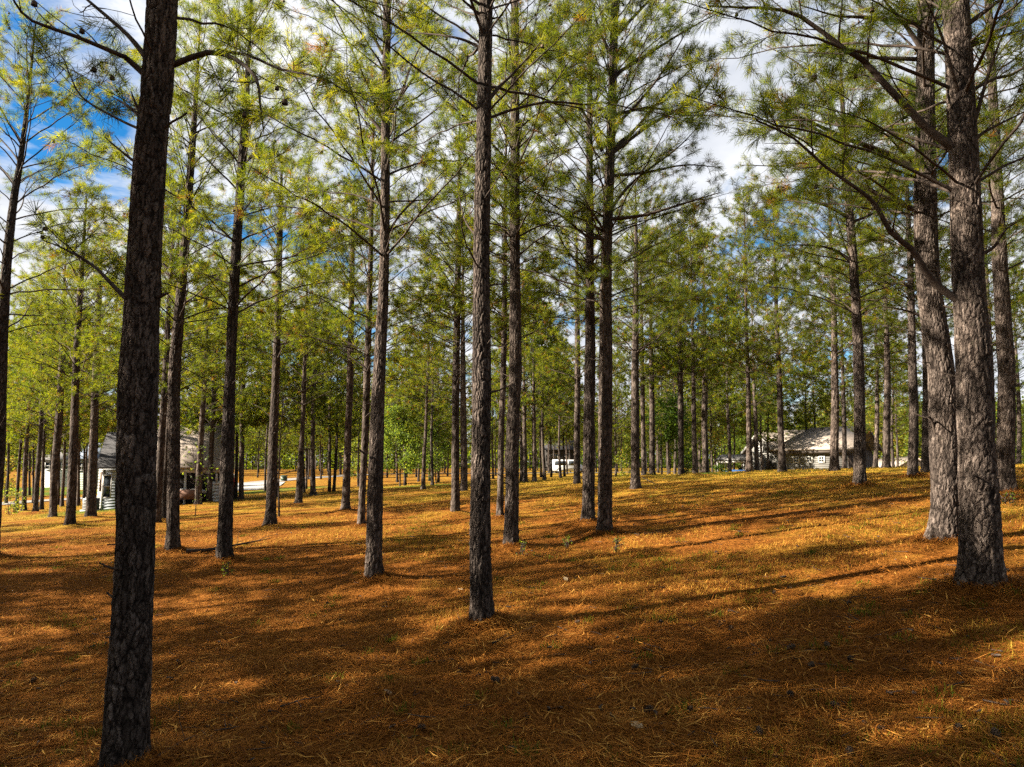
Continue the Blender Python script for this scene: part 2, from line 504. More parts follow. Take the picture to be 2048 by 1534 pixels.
# ------------------------------------------------------------------ the pines read off the photograph
# (base x, base y, trunk width there, points further up the trunk (x, y, width or 0), trunk diameter or 0)
PINES = [
    (247, 1562, 84, [(261, 1230, 76), (267, 1100, 72), (279, 740, 73), (293, 525, 61), (315, 260, 58), (338, 0, 56)], .34),
    (966, 1264, 46, [(960, 1100, 42), (963, 850, 38), (964, 740, 37), (963, 525, 32), (968, 250, 29), (972, 0, 27)], .31),
    (1962, 1196, 80, [(1959, 1100, 76), (1954, 1000, 70), (1942, 740, 62), (1930, 525, 55), (1922, 260, 50), (1913, 0, 45)], .42),
    (1888, 1090, 58, [(1892, 1000, 55), (1886, 860, 51), (1880, 740, 48), (1852, 525, 43), (1850, 260, 36), (1851, 0, 29)], .38),
    (748, 1170, 35, [(748, 1100, 32), (752, 850, 28), (757, 740, 25), (767, 525, 19), (771, 260, 17), (775, 0, 15)], .30),
    (447, 1130, 31, [(449, 1090, 30), (456, 850, 24), (461, 740, 20), (473, 525, 19), (491, 250, 15), (495, 150, 10)], .30),
    (344, 1109, 26, [(346, 1060, 24), (350, 850, 23), (353, 740, 22), (371, 525, 17), (385, 300, 13)], .30),
    (1022, 1101, 29, [(1023, 1050, 28), (1026, 850, 26), (1031, 740, 25), (1030, 525, 21), (1030, 260, 18), (1030, 0, 15)], .29),
    (1210, 1077, 31, [(1210, 1030, 29), (1211, 850, 28), (1212, 740, 27), (1213, 525, 22), (1222, 260, 18), (1230, 0, 15)], .29),
    (1176, 1054, 27, [(1177, 1010, 25), (1178, 850, 23), (1180, 740, 22), (1179, 525, 17), (1179, 300, 13), (1180, 60, 9)], .28),
    (2010, 990, 34, [(2011, 940, 32), (2012, 740, 30), (1997, 525, 26), (1989, 300, 18), (1976, 0, 12)], .33),
    (1720, 976, 24, [(1719, 940, 22), (1717, 820, 20), (1715, 740, 20), (1709, 600, 17), (1697, 400, 15), (1688, 260, 11)], .30),
    (540, 1054, 23, [(542, 1000, 20), (547, 850, 18), (551, 740, 15), (560, 450, 11)], .28),
    (140, 1056, 18, [(142, 1000, 17), (148, 860, 15), (153, 740, 13), (163, 560, 10)], .28),
    (181, 1038, 19, [(183, 1000, 18), (187, 860, 15), (190, 740, 13), (200, 560, 9)], .29),
    (-14, 1052, 26, [(-2, 860, 25), (6, 700, 22), (16, 560, 18), (32, 400, 13), (45, 308, 10)], .29),
    (911, 1033, 18, [(911, 1000, 17), (911, 850, 15), (912, 740, 15), (917, 450, 10)], .28),
    (691, 1026, 18, [(692, 990, 16), (696, 850, 13), (700, 740, 13), (706, 450, 9)], .28),
    (1272, 984, 20, [(1271, 950, 18), (1271, 840, 17), (1271, 740, 15), (1272, 525, 9)], .29),
    (1826, 961, 20, [(1826, 930, 19), (1828, 820, 18), (1825, 740, 16), (1818, 500, 11)], .30),
    (1669, 945, 18, [(1669, 910, 16), (1670, 820, 15), (1668, 740, 13), (1664, 560, 9)], .29),
    (722, 1057, 15, [(724, 1000, 14), (730, 850, 14), (733, 740, 14), (741, 525, 10), (746, 300, 6)], .25),
    (313, 1051, 15, [(318, 950, 14), (324, 850, 13), (331, 740, 12)], .27),
    (327, 1077, 12, [(331, 950, 10), (336, 850, 9), (343, 740, 8)], .20),
    (1000, 1041, 14, [(1001, 980, 13), (1003, 850, 12), (1007, 740, 12), (1010, 500, 9)], .24),
    (106, 1037, 13, [(109, 950, 14), (116, 860, 14), (122, 740, 12), (125, 640, 9)], .28),
    (597, 1009, 14, [(600, 930, 12), (604, 850, 9), (608, 740, 8)], .27),
    (396, 1012, 13, [(400, 930, 12), (403, 850, 10), (409, 740, 9)], .27),
    (928, 986, 15, [(928, 930, 14), (927, 850, 13), (926, 740, 11)], .30),
    (1154, 974, 14, [(1154, 920, 13), (1154, 850, 12), (1155, 740, 12), (1154, 560, 8)], .28),
    (1851, 951, 16, [(1851, 900, 15), (1851, 820, 14), (1850, 740, 12)], .29),
    (1773, 942, 15, [(1773, 900, 14), (1773, 820, 13), (1773, 740, 12)], .29),
    (1565, 947, 15, [(1563, 900, 13), (1560, 820, 11), (1558, 740, 10), (1554, 630, 8)], .28),
    (1499, 949, 14, [(1498, 900, 11), (1497, 820, 9), (1496, 740, 8)], .27),
    (1411, 948, 13, [(1410, 900, 12), (1408, 840, 12), (1410, 740, 11)], .28),
    (1362, 948, 12, [(1362, 840, 11), (1361, 740, 11)], .28),
    (1304, 954, 12, [(1304, 840, 11), (1303, 740, 10)], .27),
    (1288, 951, 10, [(1286, 840, 9), (1285, 740, 9)], .26),
    (1391, 947, 11, [(1389, 880, 10), (1387, 740, 8)], .27),
    (71, 1027, 10, [(74, 950, 9), (79, 860, 8), (83, 740, 7)], .26),
    (1984, 962, 11, [(1981, 740, 9), (1975, 560, 7)], .25),
    (48, 1024, 9, [(53, 890, 8)], .25), (32, 1022, 7, [(42, 884, 6)], .23), (82, 1021, 8, [(90, 860, 7)], .25),
    (13, 1005, 4, [(18, 860, 4)], .16), (57, 1006, 4, [(60, 880, 4)], .2), (64, 1020, 5, [(68, 880, 4)], .2),
    (99, 1020, 4, [(104, 880, 4)], .2), (115, 1024, 6, [(119, 880, 6)], .22), (124, 1020, 7, [(129, 860, 6)], .24),
    (155, 1017, 7, [(160, 860, 5)], .24), (165, 1019, 5, [(171, 860, 4)], .2), (169, 1021, 4, [(175, 860, 4)], .18),
    (221, 1013, 5, [(229, 860, 5)], .2), (228, 1015, 8, [(236, 860, 6)], .25),
    (363, 1005, 8, [(366, 740, 6)], .26), (408, 1004, 8, [(413, 850, 7)], .26), (418, 1006, 11, [(424, 850, 9), (429, 740, 8)], .27),
    (470, 999, 8, [(476, 850, 6)], .26), (482, 1001, 10, [(484, 850, 9), (487, 740, 8)], .27), (529, 988, 5, [(535, 850, 4)], .22),
    (550, 1015, 7, [(553, 850, 5)], .22), (607, 988, 7, [(606, 850, 5)], .25), (612, 982, 5, [(613, 850, 4)], .22),
    (618, 956, 4, [(618, 850, 3)], .25), (626, 991, 11, [(626, 850, 8), (629, 740, 7)], .28), (641, 958, 4, [(642, 850, 3)], .25),
    (645, 953, 3, [(646, 850, 3)], .24), (658, 980, 7, [(660, 850, 5)], .25), (669, 983, 7, [(673, 850, 5)], .25),
    (680, 948, 3, [(681, 850, 3)], .24), (714, 960, 4, [(715, 850, 3)], .25), (716, 988, 5, [(719, 850, 4)], .22),
    (774, 949, 4, [(775, 850, 3)], .25), (789, 948, 3, [(789, 850, 3)], .24), (794, 958, 5, [(794, 850, 4)], .25),
    (809, 967, 6, [(810, 850, 5)], .25), (813, 959, 4, [(814, 850, 4)], .25), (832, 956, 4, [(831, 850, 3)], .25),
    (838, 962, 5, [(838, 850, 4)], .25), (846, 984, 9, [(849, 900, 7), (852, 850, 6)], .27), (858, 958, 5, [(858, 850, 4)], .25),
    (864, 965, 7, [(864, 850, 5)], .27), (876, 967, 6, [(876, 850, 5)], .27), (896, 945, 4, [(896, 850, 3)], .25),
    (889, 939, 3, [(889, 850, 3)], .25), (985, 961, 5, [(985, 850, 4)], .25), (991, 960, 4, [(991, 850, 4)], .25),
    (1042, 974, 8, [(1041, 850, 7)], .27), (1051, 964, 9, [(1049, 850, 8)], .28), (1069, 956, 9, [(1068, 850, 8)], .28),
    (1081, 951, 5, [(1081, 850, 4)], .25), (1088, 954, 8, [(1086, 850, 6)], .28), (1102, 956, 5, [(1101, 850, 5)], .26),
    (1107, 949, 3, [(1108, 850, 3)], .25), (1120, 955, 6, [(1119, 850, 5)], .27), (1128, 954, 5, [(1127, 850, 4)], .26),
    (1134, 952, 4, [(1133, 850, 3)], .25), (1231, 949, 5, [(1231, 850, 4)], .25), (1236, 948, 3, [(1235, 850, 3)], .23),
    (1243, 948, 4, [(1243, 850, 4)], .25), (1316, 945, 4, [(1316, 850, 4)], .24), (1323, 945, 5, [(1323, 850, 5)], .25),
    (1335, 947, 6, [(1334, 850, 6)], .26), (1351, 945, 7, [(1350, 850, 6)], .27), (1401, 945, 6, [(1400, 850, 5)], .26),
    (1424, 944, 6, [(1423, 850, 5)], .26), (1431, 944, 5, [(1430, 850, 4)], .25), (1458, 941, 8, [(1457, 850, 7)], .28),
    (1468, 937, 5, [(1468, 850, 5)], .25), (1513, 933, 9, [(1511, 850, 8)], .29), (1524, 933, 6, [(1522, 850, 5)], .26),
    (1537, 933, 6, [(1536, 850, 5)], .27), (1614, 932, 6, [(1613, 850, 6)], .27), (1630, 932, 6, [(1629, 850, 6)], .27),
    (1689, 938, 9, [(1688, 820, 8)], .28), (1751, 934, 9, [(1754, 820, 8)], .28), (1786, 944, 7, [(1785, 820, 6)], .27),
    (1794, 939, 5, [(1793, 820, 4)], .25), (2038, 942, 9, [(2037, 820, 8)], .28),
]
# out of the frame, pines of this wood added and placed to shade the ground: (x, y, diameter)
PINES_BESIDE = [(-14.2, 8.6, .3), (-20.2, 9.6, .3), (-25.5, 11.2, .3), (-14.0, 1.4, .3), (-9.0, -.4, .3), (-17.2, -3.6, .3), (-22.6, 3.6, .3), (-21.5, -2.2, .3), (-12.2, -4.8, .3), (-5.6, -1.8, .3), (-9.8, 4.6, .30), (-11.5, 2.5, .31), (-7.0, 1.2, .29), (-12.8, 5.8, .3), (-15.5, 4.5, .3), (-10.5, -2.5, .3), (-15.0, -1.5, .3),
                (-18.2, 3.2, .3), (-20.0, 1.5, .31), (-17.0, 13.0, .3), (-22.0, 14.0, .29), (-24.5, 6.0, .3), (-19.0, -5.0, .3), (-25.0, -1.0, .3), (-13.0, -7.5, .3),
                (-29.0, 11.0, .3), (-27.5, 19.0, .3), (-33.0, 17.0, .3), (-30.0, 3.5, .3), (-34.0, 26.0, .3),
                (9.5, 4.8, .3), (12.8, 9.0, .3), (15.5, 14.5, .3), (20.0, 21.0, .3), (12.0, 2.0, .3), (-4.0, -4.5, .3), (3.5, -3.5, .3), (8.0, -3.0, .3), (17.0, 6.0, .3),
                (21.5, 12.5, .3), (14.0, -4.0, .3), (-7.5, -8.0, .3), (0.0, -9.0, .3), (7.0, -9.0, .3), (-2.0, -14.0, .3), (-11.0, -13.0, .3), (25.0, 18.0, .3), (20.0, 0.0, .3), (27.0, 27.0, .3)]

GROUND_HINTS = [  # (x, y, depth, weight): ground seen between the trunks, road, lawns, the rise on the right
    (1024, 1500, 5.6, 1), (700, 1500, 5.6, 1), (1400, 1500, 5.2, 1), (1900, 1500, 4.8, 1), (120, 1400, 7.4, 1), (1500, 1200, 8.2, 1),
    (1640, 935, 36, 2), (1560, 937, 36, 1), (1720, 937, 38, 1), (1450, 944, 34, 1), (1900, 948, 34, 1), (2000, 945, 38, 1),
    (510, 968, 78, 2), (570, 957, 92, 1), (660, 950, 110, 1), (800, 946, 118, 1), (400, 992, 46, 1), (210, 1008, 40, 2),
    (150, 985, 62, 1), (40, 1000, 62, 1), (60, 970, 90, 1), (500, 942, 140, 1), (650, 941, 150, 1), (850, 940, 140, 1),
    (1100, 945, 110, 1), (1300, 942, 110, 1), (1480, 958, 62, 2), (1560, 955, 64, 2), (1640, 953, 66, 2), (1720, 953, 68, 2), (1850, 943, 90, 1),
    (100, 950, 150, 1), (1000, 938, 170, 1), (1500, 938, 150, 1), (2000, 938, 150, 1), (-500, 1010, 60, 1), (2500, 960, 50, 1),
]


def tree_depth(p):
    return FPX * p[4] / max(p[2] - 0.3, 2.0) if p[2] < 12 else FPX * p[4] / (p[3][0][2] or p[2])


def fit_ground():
    pts, wts = [], []
    for p in PINES:
        t = min(tree_depth(p), 125.0)
        pts.append(at(p[0], p[1], t)); wts.append(1.0)
    for h in GROUND_HINTS:
        pts.append(at(h[0], h[1], h[2])); wts.append(1.5 * h[3])
    return np.array(pts), np.array(wts)


GP, GW = fit_ground()


def clampx(x): return 40 * np.tanh(x / 40)
def clampy(y): return 90 * np.tanh(y / 90)


_A = np.stack([np.ones(len(GP)), clampx(GP[:, 0]), clampy(GP[:, 1]), clampx(GP[:, 0]) * clampy(GP[:, 1]) / 50, clampy(GP[:, 1]) ** 2 / 50], 1)
_SW = np.sqrt(GW)
_C = np.linalg.lstsq(_A * _SW[:, None], GP[:, 2] * _SW, rcond=None)[0]
_RES = GP[:, 2] - _A @ _C


def gz_fit(x, y):
    x = np.asarray(x, float); y = np.asarray(y, float)
    sh = x.shape; x = x.ravel(); y = y.ravel()
    cx, cy = clampx(x), clampy(y)
    z = _C[0] + _C[1] * cx + _C[2] * cy + _C[3] * cx * cy / 50 + _C[4] * cy ** 2 / 50
    d = np.hypot(x, y)
    out = np.empty_like(z)
    for s in range(0, len(x), 20000):
        sl = slice(s, s + 20000)
        h = (2.6 + 0.13 * d[sl])[:, None]
        q = ((x[sl, None] - GP[None, :, 0]) ** 2 + (y[sl, None] - GP[None, :, 1]) ** 2) / (2 * h * h)
        w = np.exp(-q) * GW
        out[sl] = (w * _RES).sum(1) / (w.sum(1) + 0.25)
    return (z + out).reshape(sh)


# the ground grid, fine near the camera and coarse far off
SX, SY = 6.0, 6.0
GU = np.linspace(-math.asinh(420 / SX), math.asinh(420 / SX), 440)
GV = np.linspace(math.asinh(-44 / SY), math.asinh(640 / SY), 380)
XX, YY = np.meshgrid(SX * np.sinh(GU), 4 + SY * np.sinh(GV), indexing='ij')
ZZ = gz_fit(XX, YY)


def bumps(x, y):
    d = np.hypot(x, y)
    fade = np.exp(-d / 60)
    return (0.10 * (fbm(x / 3.1, y / 3.1, 1, 3) - 0.44) + 0.075 * (fbm(x / 0.9, y / 0.9, 2, 3) - 0.44)
            + 0.035 * (vnoise(x / 0.33, y / 0.33, 3) - 0.5)) * fade


ZZ = ZZ + bumps(XX, YY)
_q = at(1560, 935, 62)                       # the hollow behind the rise, where the grey house and the car stand
ZZ -= 1.0 * np.exp(-((XX - _q[0] - 1) / 13) ** 4 - ((YY - _q[1] - 3) / 13) ** 4)
_DU, _DV = GU[1] - GU[0], GV[1] - GV[0]


def gz(x, y):
    x = np.asarray(x, float); y = np.asarray(y, float)
    u = np.clip((np.arcsinh(x / SX) - GU[0]) / _DU, 0, len(GU) - 1.001)
    v = np.clip((np.arcsinh((y - 4) / SY) - GV[0]) / _DV, 0, len(GV) - 1.001)
    i = u.astype(int); j = v.astype(int)
    fu, fv = u - i, v - j
    return (ZZ[i, j] * (1 - fu) * (1 - fv) + ZZ[i + 1, j] * fu * (1 - fv) + ZZ[i, j + 1] * (1 - fu) * fv + ZZ[i + 1, j + 1] * fu * fv)


def hit_ground(px, py, t0=1.5, t1=400.0):
    """where the sight line through a pixel meets the ground"""
    t = np.exp(np.linspace(math.log(t0), math.log(t1), 1500))
    P = np.array([0, 0, CZ]) + t[:, None] * ray(px, py)
    below = P[:, 2] < gz(P[:, 0], P[:, 1])
    if not below.any(): return None
    k = int(np.argmax(below))
    p = P[k]
    return np.array([p[0], p[1], float(gz(p[0], p[1]))]), t[k]


# tree bases
BASES = []
for p in PINES:
    t = tree_depth(p)
    if p[2] < 9: t = min(t, 118.0)
    pos = None
    if t < 45:
        h = hit_ground(p[0], p[1], t * 0.6, t * 1.7)
        if h is not None and 0.72 * t < h[1] < 1.4 * t: pos, t = h
    if pos is None:
        q = at(p[0], p[1], t); pos = np.array([q[0], q[1], float(gz(q[0], q[1]))])
    BASES.append((pos, t))

# straw heaps at the feet of the pines
for (pos, t), p in zip(BASES, PINES):
    r = p[4] / 2
    q2 = (XX - pos[0]) ** 2 + (YY - pos[1]) ** 2
    if t < 45:
        ZZ += 0.15 * (0.6 + 0.8 * random.random()) * np.exp(-q2 / (2 * (r + 0.26) ** 2))


def build_ground():
    nu, nv = XX.shape
    idx = np.arange(nu * nv).reshape(nu, nv)
    f = np.stack([idx[:-1, :-1], idx[1:, :-1], idx[1:, 1:], idx[:-1, 1:]], -1).reshape(-1, 4)
    v = np.stack([XX, YY, ZZ], -1).reshape(-1, 3)
    x, y = v[:, 0], v[:, 1]
    d = np.hypot(x, y)
    grassy = 0.30 * np.clip((d - 7) / 26, 0, 1) + 0.10 * np.clip(x / 10, -0.6, 1) * np.clip(d / 12, 0, 1)
    lawn = np.zeros(len(v))
    for c, rx, ry, rot in LAWNS:
        cx = (x - c[0]) * math.cos(rot) + (y - c[1]) * math.sin(rot)
        cy = -(x - c[0]) * math.sin(rot) + (y - c[1]) * math.cos(rot)
        lawn = np.maximum(lawn, np.clip(1.6 - 1.6 * np.sqrt((cx / rx) ** 2 + (cy / ry) ** 2) + 0.5 * (vnoise(x / 1.5, y / 1.5, 9) - 0.5), 0, 1))
    me = np_mesh('ground', v, f, M_GROUND, {'grassy': grassy, 'lawn': lawn}, smooth=True)
    o = add('ground', me)
    set_props(o, kind='structure')
    return o


def gp(px, py, t):
    q = at(px, py, t); return (q[0], q[1])


LAWNS = [(gp(510, 982, 64), 5, 6, 0), (gp(215, 1010, 40), 3.0, 7, 0), (gp(395, 992, 46), 6, 3.5, 0), (gp(850, 975, 58), 7, 4, 0), (gp(600, 970, 70), 5, 3, 0),
         (gp(1110, 962, 48), 4, 3, 0), (gp(1630, 937, 37), 7, 3, 0), (gp(60, 975, 88), 14, 7, 0), (gp(1420, 946, 40), 6, 3, 0), (gp(1250, 955, 48), 4, 3, 0), (gp(160, 970, 80), 14, 6, 0)]
build_ground()


def strip(name, line, width, mat, lift=0.045, kind='structure'):
    """a paved strip laid on the ground along a line of (x, y)"""
    line = np.asarray(line, float)
    seg = np.r_[0, np.cumsum(np.hypot(*np.diff(line, axis=0).T))]
    s = np.linspace(0, seg[-1], max(8, int(seg[-1] / 0.8)))
    P = np.stack([np.interp(s, seg, line[:, 0]), np.interp(s, seg, line[:, 1])], 1)
    T = nrm(np.gradient(P, axis=0)); Nn = np.stack([-T[:, 1], T[:, 0]], 1)
    ws = np.interp(s, seg, np.broadcast_to(np.asarray(width, float), (len(line),)))
    k = 7
    rows = []
    for a in np.linspace(-0.5, 0.5, k):
        q = P + Nn * ws[:, None] * a
        rows.append(np.c_[q, gz(q[:, 0], q[:, 1]) + lift])
    V = np.stack(rows, 1)
    n = len(s)
    idx = np.arange(n * k).reshape(n, k)
    f = np.stack([idx[:-1, :-1], idx[1:, :-1], idx[1:, 1:], idx[:-1, 1:]], -1).reshape(-1, 4)
    o = add(name, np_mesh(name, V.reshape(-1, 3), f, mat, smooth=True))
    set_props(o, kind=kind)
    return o


M_CONCRETE = mat_plain('concrete', (0.36, 0.35, 0.33), 0.9, 0.1, 1.5, bmp=0.2)
M_ROAD = mat_plain('pale_asphalt', (0.24, 0.225, 0.21), 0.95, 0.12, 2.0, bmp=0.2)
strip('road', [gp(-60, 1006, 58), gp(60, 996, 64), gp(200, 985, 68), gp(330, 976, 76), gp(500, 962, 88), gp(600, 953, 100), gp(720, 947, 116), gp(860, 945, 122), gp(1050, 948, 112), gp(1250, 946, 110), gp(1420, 944, 108)], 4.6, M_ROAD)
strip('driveway', [gp(478, 974, 70), gp(505, 968, 78), gp(520, 962, 88)], [6.5, 6.0, 6.0], M_CONCRETE, 0.06)

# ------------------------------------------------------------------ pine wood and needles
def tufts_mesh(pos, dr, n, lmin, lmax, w, tint, rs):
    """bottle-brush tufts of n needles at the tips pos, along dr"""
    T = len(pos)
    pos = np.repeat(pos, n, 0); dr = np.repeat(nrm(dr), n, 0)
    N = T * n
    u = rs.rand(N)
    b = pos - dr * (u * 0.14)[:, None]
    rnd = nrm(rs.normal(size=(N, 3)))
    perp = nrm(np.cross(dr, rnd))
    a = np.radians(18 + 55 * u + rs.normal(0, 9, N))
    d = dr * np.cos(a)[:, None] + perp * np.sin(a)[:, None]
    d[:, 2] -= 0.12
    d = nrm(d)
    ln = rs.uniform(lmin, lmax, N)
    wv = nrm(np.cross(d, nrm(rs.normal(size=(N, 3))))) * (w * rs.uniform(.7, 1.25, N) / 2)[:, None]
    mid = b + d * (ln * 0.55)[:, None]
    tip = b + d * ln[:, None]; tip[:, 2] -= ln * rs.uniform(0.0, 0.16, N)
    V = np.stack([b - wv * .6, b + wv * .6, mid + wv, mid - wv, tip], 1) if n >= 22 else np.stack([b - wv, b + wv, tip], 1)
    k = V.shape[1]
    i = np.arange(N)[:, None] * k
    if k == 5: F = [np.c_[i, i + 1, i + 2, i + 3], np.c_[i + 3, i + 2, i + 4]]
    else: F = [i + np.arange(3)]
    t = np.repeat(tint, n) + rs.normal(0, .05, N)
    return V.reshape(-1, 3), F, np.repeat(t, k)


def smooth_line(pts, n):
    pts = np.asarray(pts, float)
    if len(pts) > 2:                                   # Catmull-Rom
        P = np.vstack([2 * pts[0] - pts[1], pts, 2 * pts[-1] - pts[-2]])
        out = []
        m = max(2, n // (len(pts) - 1))
        for k in range(len(pts) - 1):
            p0, p1, p2, p3 = P[k:k + 4]
            for s in np.linspace(0, 1, m, endpoint=False):
                out.append(0.5 * (2 * p1 + (p2 - p0) * s + (2 * p0 - 5 * p1 + 4 * p2 - p3) * s * s + (3 * p1 - p0 - 3 * p2 + p3) * s ** 3))
        out.append(pts[-1])
        return np.array(out)
    s = np.linspace(0, 1, n)[:, None]
    return pts[0] * (1 - s) + pts[-1] * s


class Wood:
    def __init__(self): self.v, self.f, self.m, self.n = [], [], [], 0

    def tube(self, pts, r0, r1, sides):
        v, f = tube(pts, np.linspace(r0, r1, len(pts)), sides)
        self.v.append(v); self.f.append(f + self.n); self.n += len(v); self.m.append(np.zeros(len(f), int))

    def cone(self, c, s):
        th = np.arange(6) * math.pi / 3
        v = [[0, 0, -1]] + [[.72 * math.cos(t), .72 * math.sin(t), -.3] for t in th] + [[.55 * math.cos(t + .5), .55 * math.sin(t + .5), .45] for t in th] + [[0, 0, 1]]
        v = np.array(v) * s * np.array([1, 1, 1.25]) + c
        f = [[0, 1 + (i + 1) % 6, 1 + i, 1 + i] for i in range(6)]
        f = [[1 + i, 1 + (i + 1) % 6, 7 + (i + 1) % 6, 7 + i] for i in range(6)]
        self.v.append(v); self.f.append(np.array(f) + self.n); self.n += len(v); self.m.append(np.ones(6, int))


def limb_geometry(axis, r0, rs, live=1.0, sides=5, twig_sides=3, spread=1.0, first=0.34, cones=0.0, wood=None, dense=1.0):
    """branch wood along an axis with side twigs; returns (wood, tuft tips, tuft directions)"""
    W = wood or Wood()
    axis = np.asarray(axis, float)
    seg = np.r_[0, np.cumsum(np.linalg.norm(np.diff(axis, axis=0), axis=1))]
    Ln = seg[-1]
    W.tube(axis, r0, max(r0 * .18, .004), sides)
    tp, td = [], []
    if live > 0:
        tp.append(axis[-1]); td.append(axis[-1] - axis[-2])
    s = first * Ln * rs.uniform(.8, 1.2); side = 1
    while s < Ln * 0.97:
        k = np.searchsorted(seg, s) - 1; k = min(max(k, 0), len(axis) - 2)
        f = (s - seg[k]) / (seg[k + 1] - seg[k] + 1e-9)
        p = axis[k] * (1 - f) + axis[k + 1] * f
        t = nrm(axis[k + 1] - axis[k])
        lat = nrm(np.cross(t, [0, 0, 1]) + 1e-6)
        roll = rs.normal(0.12, .55)
        out = lat * side * math.cos(roll) + np.cross(lat, t) * math.sin(roll) * side * side
        ang = R(rs.uniform(32, 58))
        rel = s / Ln
        L = (0.30 + 0.62 * (1 - rel) * min(1, Ln / 2.2)) * rs.uniform(.6, 1.35) * spread
        d = nrm(t * math.cos(ang) + out * math.sin(ang))
        n = 5
        q = [p]
        dd = d.copy()
        for _ in range(n - 1):
            dd = nrm(dd + rs.normal(0, .10, 3) + np.array([0, 0, .05 if live else -.06]))
            q.append(q[-1] + dd * L / (n - 1))
        q = np.array(q)
        W.tube(q, max(.0035, r0 * .32 * (1 - rel * .5)), .0028, twig_sides)
        alive = rs.rand() < live
        if alive:
            tp.append(q[-1]); td.append(dd)
            for _ in range(rs.randint(1, 4)):
                tp.append(q[-1] - dd * rs.uniform(.02, .16) + rs.normal(0, .035, 3)); td.append(nrm(dd + rs.normal(0, .55, 3)))
        ns = rs.randint(1, 4) if alive else rs.randint(0, 3)
        for _ in range(int(round(ns * dense))):
            a = rs.randint(1, n - 1)
            sd = nrm(nrm(q[a + 1] - q[a]) + nrm(rs.normal(size=3)) * .85 + np.array([0, 0, .2 if live else 0]))
            l2 = rs.uniform(.14, .36) * spread
            e = q[a] + sd * l2
            W.tube(np.array([q[a], q[a] + sd * l2 * .5 + rs.normal(0, .012, 3), e]), .0035, .0022, 3)
            if alive:
                tp.append(e); td.append(sd)
                if rs.rand() < .6: tp.append(e - sd * .08 + rs.normal(0, .03, 3)); td.append(nrm(sd + rs.normal(0, .55, 3)))
        if cones and rs.rand() < cones:
            W.cone(q[-2] + np.array([0, 0, -.03]), rs.uniform(.028, .042))
        s += rs.uniform(.13, .27) / dense; side = -side
    return W, tp, td


def wood_mesh(name, W):
    return np_mesh(name, np.concatenate(W.v), np.concatenate(W.f), [M_TWIG, M_CONE], mat_idx=np.concatenate(W.m), smooth=True)


def needle_mesh(name, tp, td, n, w, rs, lmin=.12, lmax=.19, brown=.05):
    tint = np.clip(rs.beta(1.7, 2.0, len(tp)) * .86, 0, .86)
    tint = np.where(rs.rand(len(tp)) < brown, .97, tint)
    v, f, t = tufts_mesh(np.array(tp), np.array(td), n, lmin, lmax, w, tint, rs)
    return np_mesh(name, v, f, M_NEEDLE, {'tint': t})


def limb_axis(L, e0, e1, rs, n=12, sag=0.0):
    """from the origin towards +x: elevation e0 at the trunk, e1 at the tip"""
    p = np.zeros(3); out = [p]
    yaw = 0.0
    for i in range(n):
        s = (i + .5) / n
        e = R(e0 + (e1 - e0) * s - sag * math.sin(math.pi * s))
        yaw += rs.normal(0, .10); e += rs.normal(0, .09)
        p = p + np.array([math.cos(e) * math.cos(yaw), math.cos(e) * math.sin(yaw), math.sin(e)]) * (L / n)
        out.append(p)
    return np.array(out)


# kinds of limb: length, elevation at trunk and tip, thickness
LIMB_KINDS = {'low': (3.3, 28, 4, .021), 'mid': (2.9, 45, 24, .019), 'high': (1.85, 57, 48, .015), 'top': (.95, 66, 70, .010)}


def kind_for(frac):
    return 'low' if frac < .28 else 'mid' if frac < .62 else 'high' if frac < .88 else 'top'


def crown_plan(hb, H, rs, dead_from=2.6):
    """(height, azimuth, kind, scale) of every limb of a pine"""
    plan = []
    h = dead_from + rs.uniform(0, .5)
    while h < hb:
        if rs.rand() < .85:
            plan.append((h, rs.uniform(0, 6.28), 'dead', rs.uniform(.45, 1.15)))
        h += rs.uniform(.18, .5)
    h = hb
    a0 = rs.uniform(0, 6.28)
    while h < H - .15:
        fr = (h - hb) / (H - hb)
        k = kind_for(fr)
        n = rs.randint(4, 7) if k != 'top' else 4
        a0 += rs.uniform(.3, 1.0)
        for i in range(n):
            plan.append((h + rs.uniform(-.10, .10), a0 + i * 6.283 / n + rs.normal(0, .22), k, rs.uniform(.68, 1.18)))
        h += rs.uniform(.42, .62) if k != 'top' else .3
    return plan


def place_axis(axis, h, az, sc):
    c, s = math.cos(az), math.sin(az)
    a = axis * sc
    return np.stack([a[:, 0] * c - a[:, 1] * s, a[:, 0] * s + a[:, 1] * c, a[:, 2] + h], 1)


def merged_crown(seed, hb, H, n_needles, w, dense, sides=4, zmin=None, dead=True, lmin=.12, lmax=.19, spread=1.0):
    rs = np.random.RandomState(seed)
    W = Wood(); TP, TD = [], []
    for h, a, k, s in crown_plan(hb, H, rs):
        if zmin is not None and h < zmin: continue
        if k == 'dead':
            if not dead: continue
            ax = limb_axis(1.5, rs.uniform(10, 45), rs.uniform(-10, 30), rs, 7)
            limb_geometry(place_axis(ax, h, a, s), .013, rs, live=0, sides=sides, dense=.5, wood=W)
        else:
            L, e0, e1, r = LIMB_KINDS[k]
            ax = limb_axis(L, e0 + rs.normal(0, 7), e1 + rs.normal(0, 9), rs, 8)
            _, tp, td = limb_geometry(place_axis(ax, h, a, s), r * s, rs, live=.93, sides=sides, wood=W, dense=dense, cones=.06, spread=spread)
            TP += tp; TD += td
    return wood_mesh('branches', W), needle_mesh('crown', TP, TD, n_needles, w, rs, lmin, lmax), (hb, H)


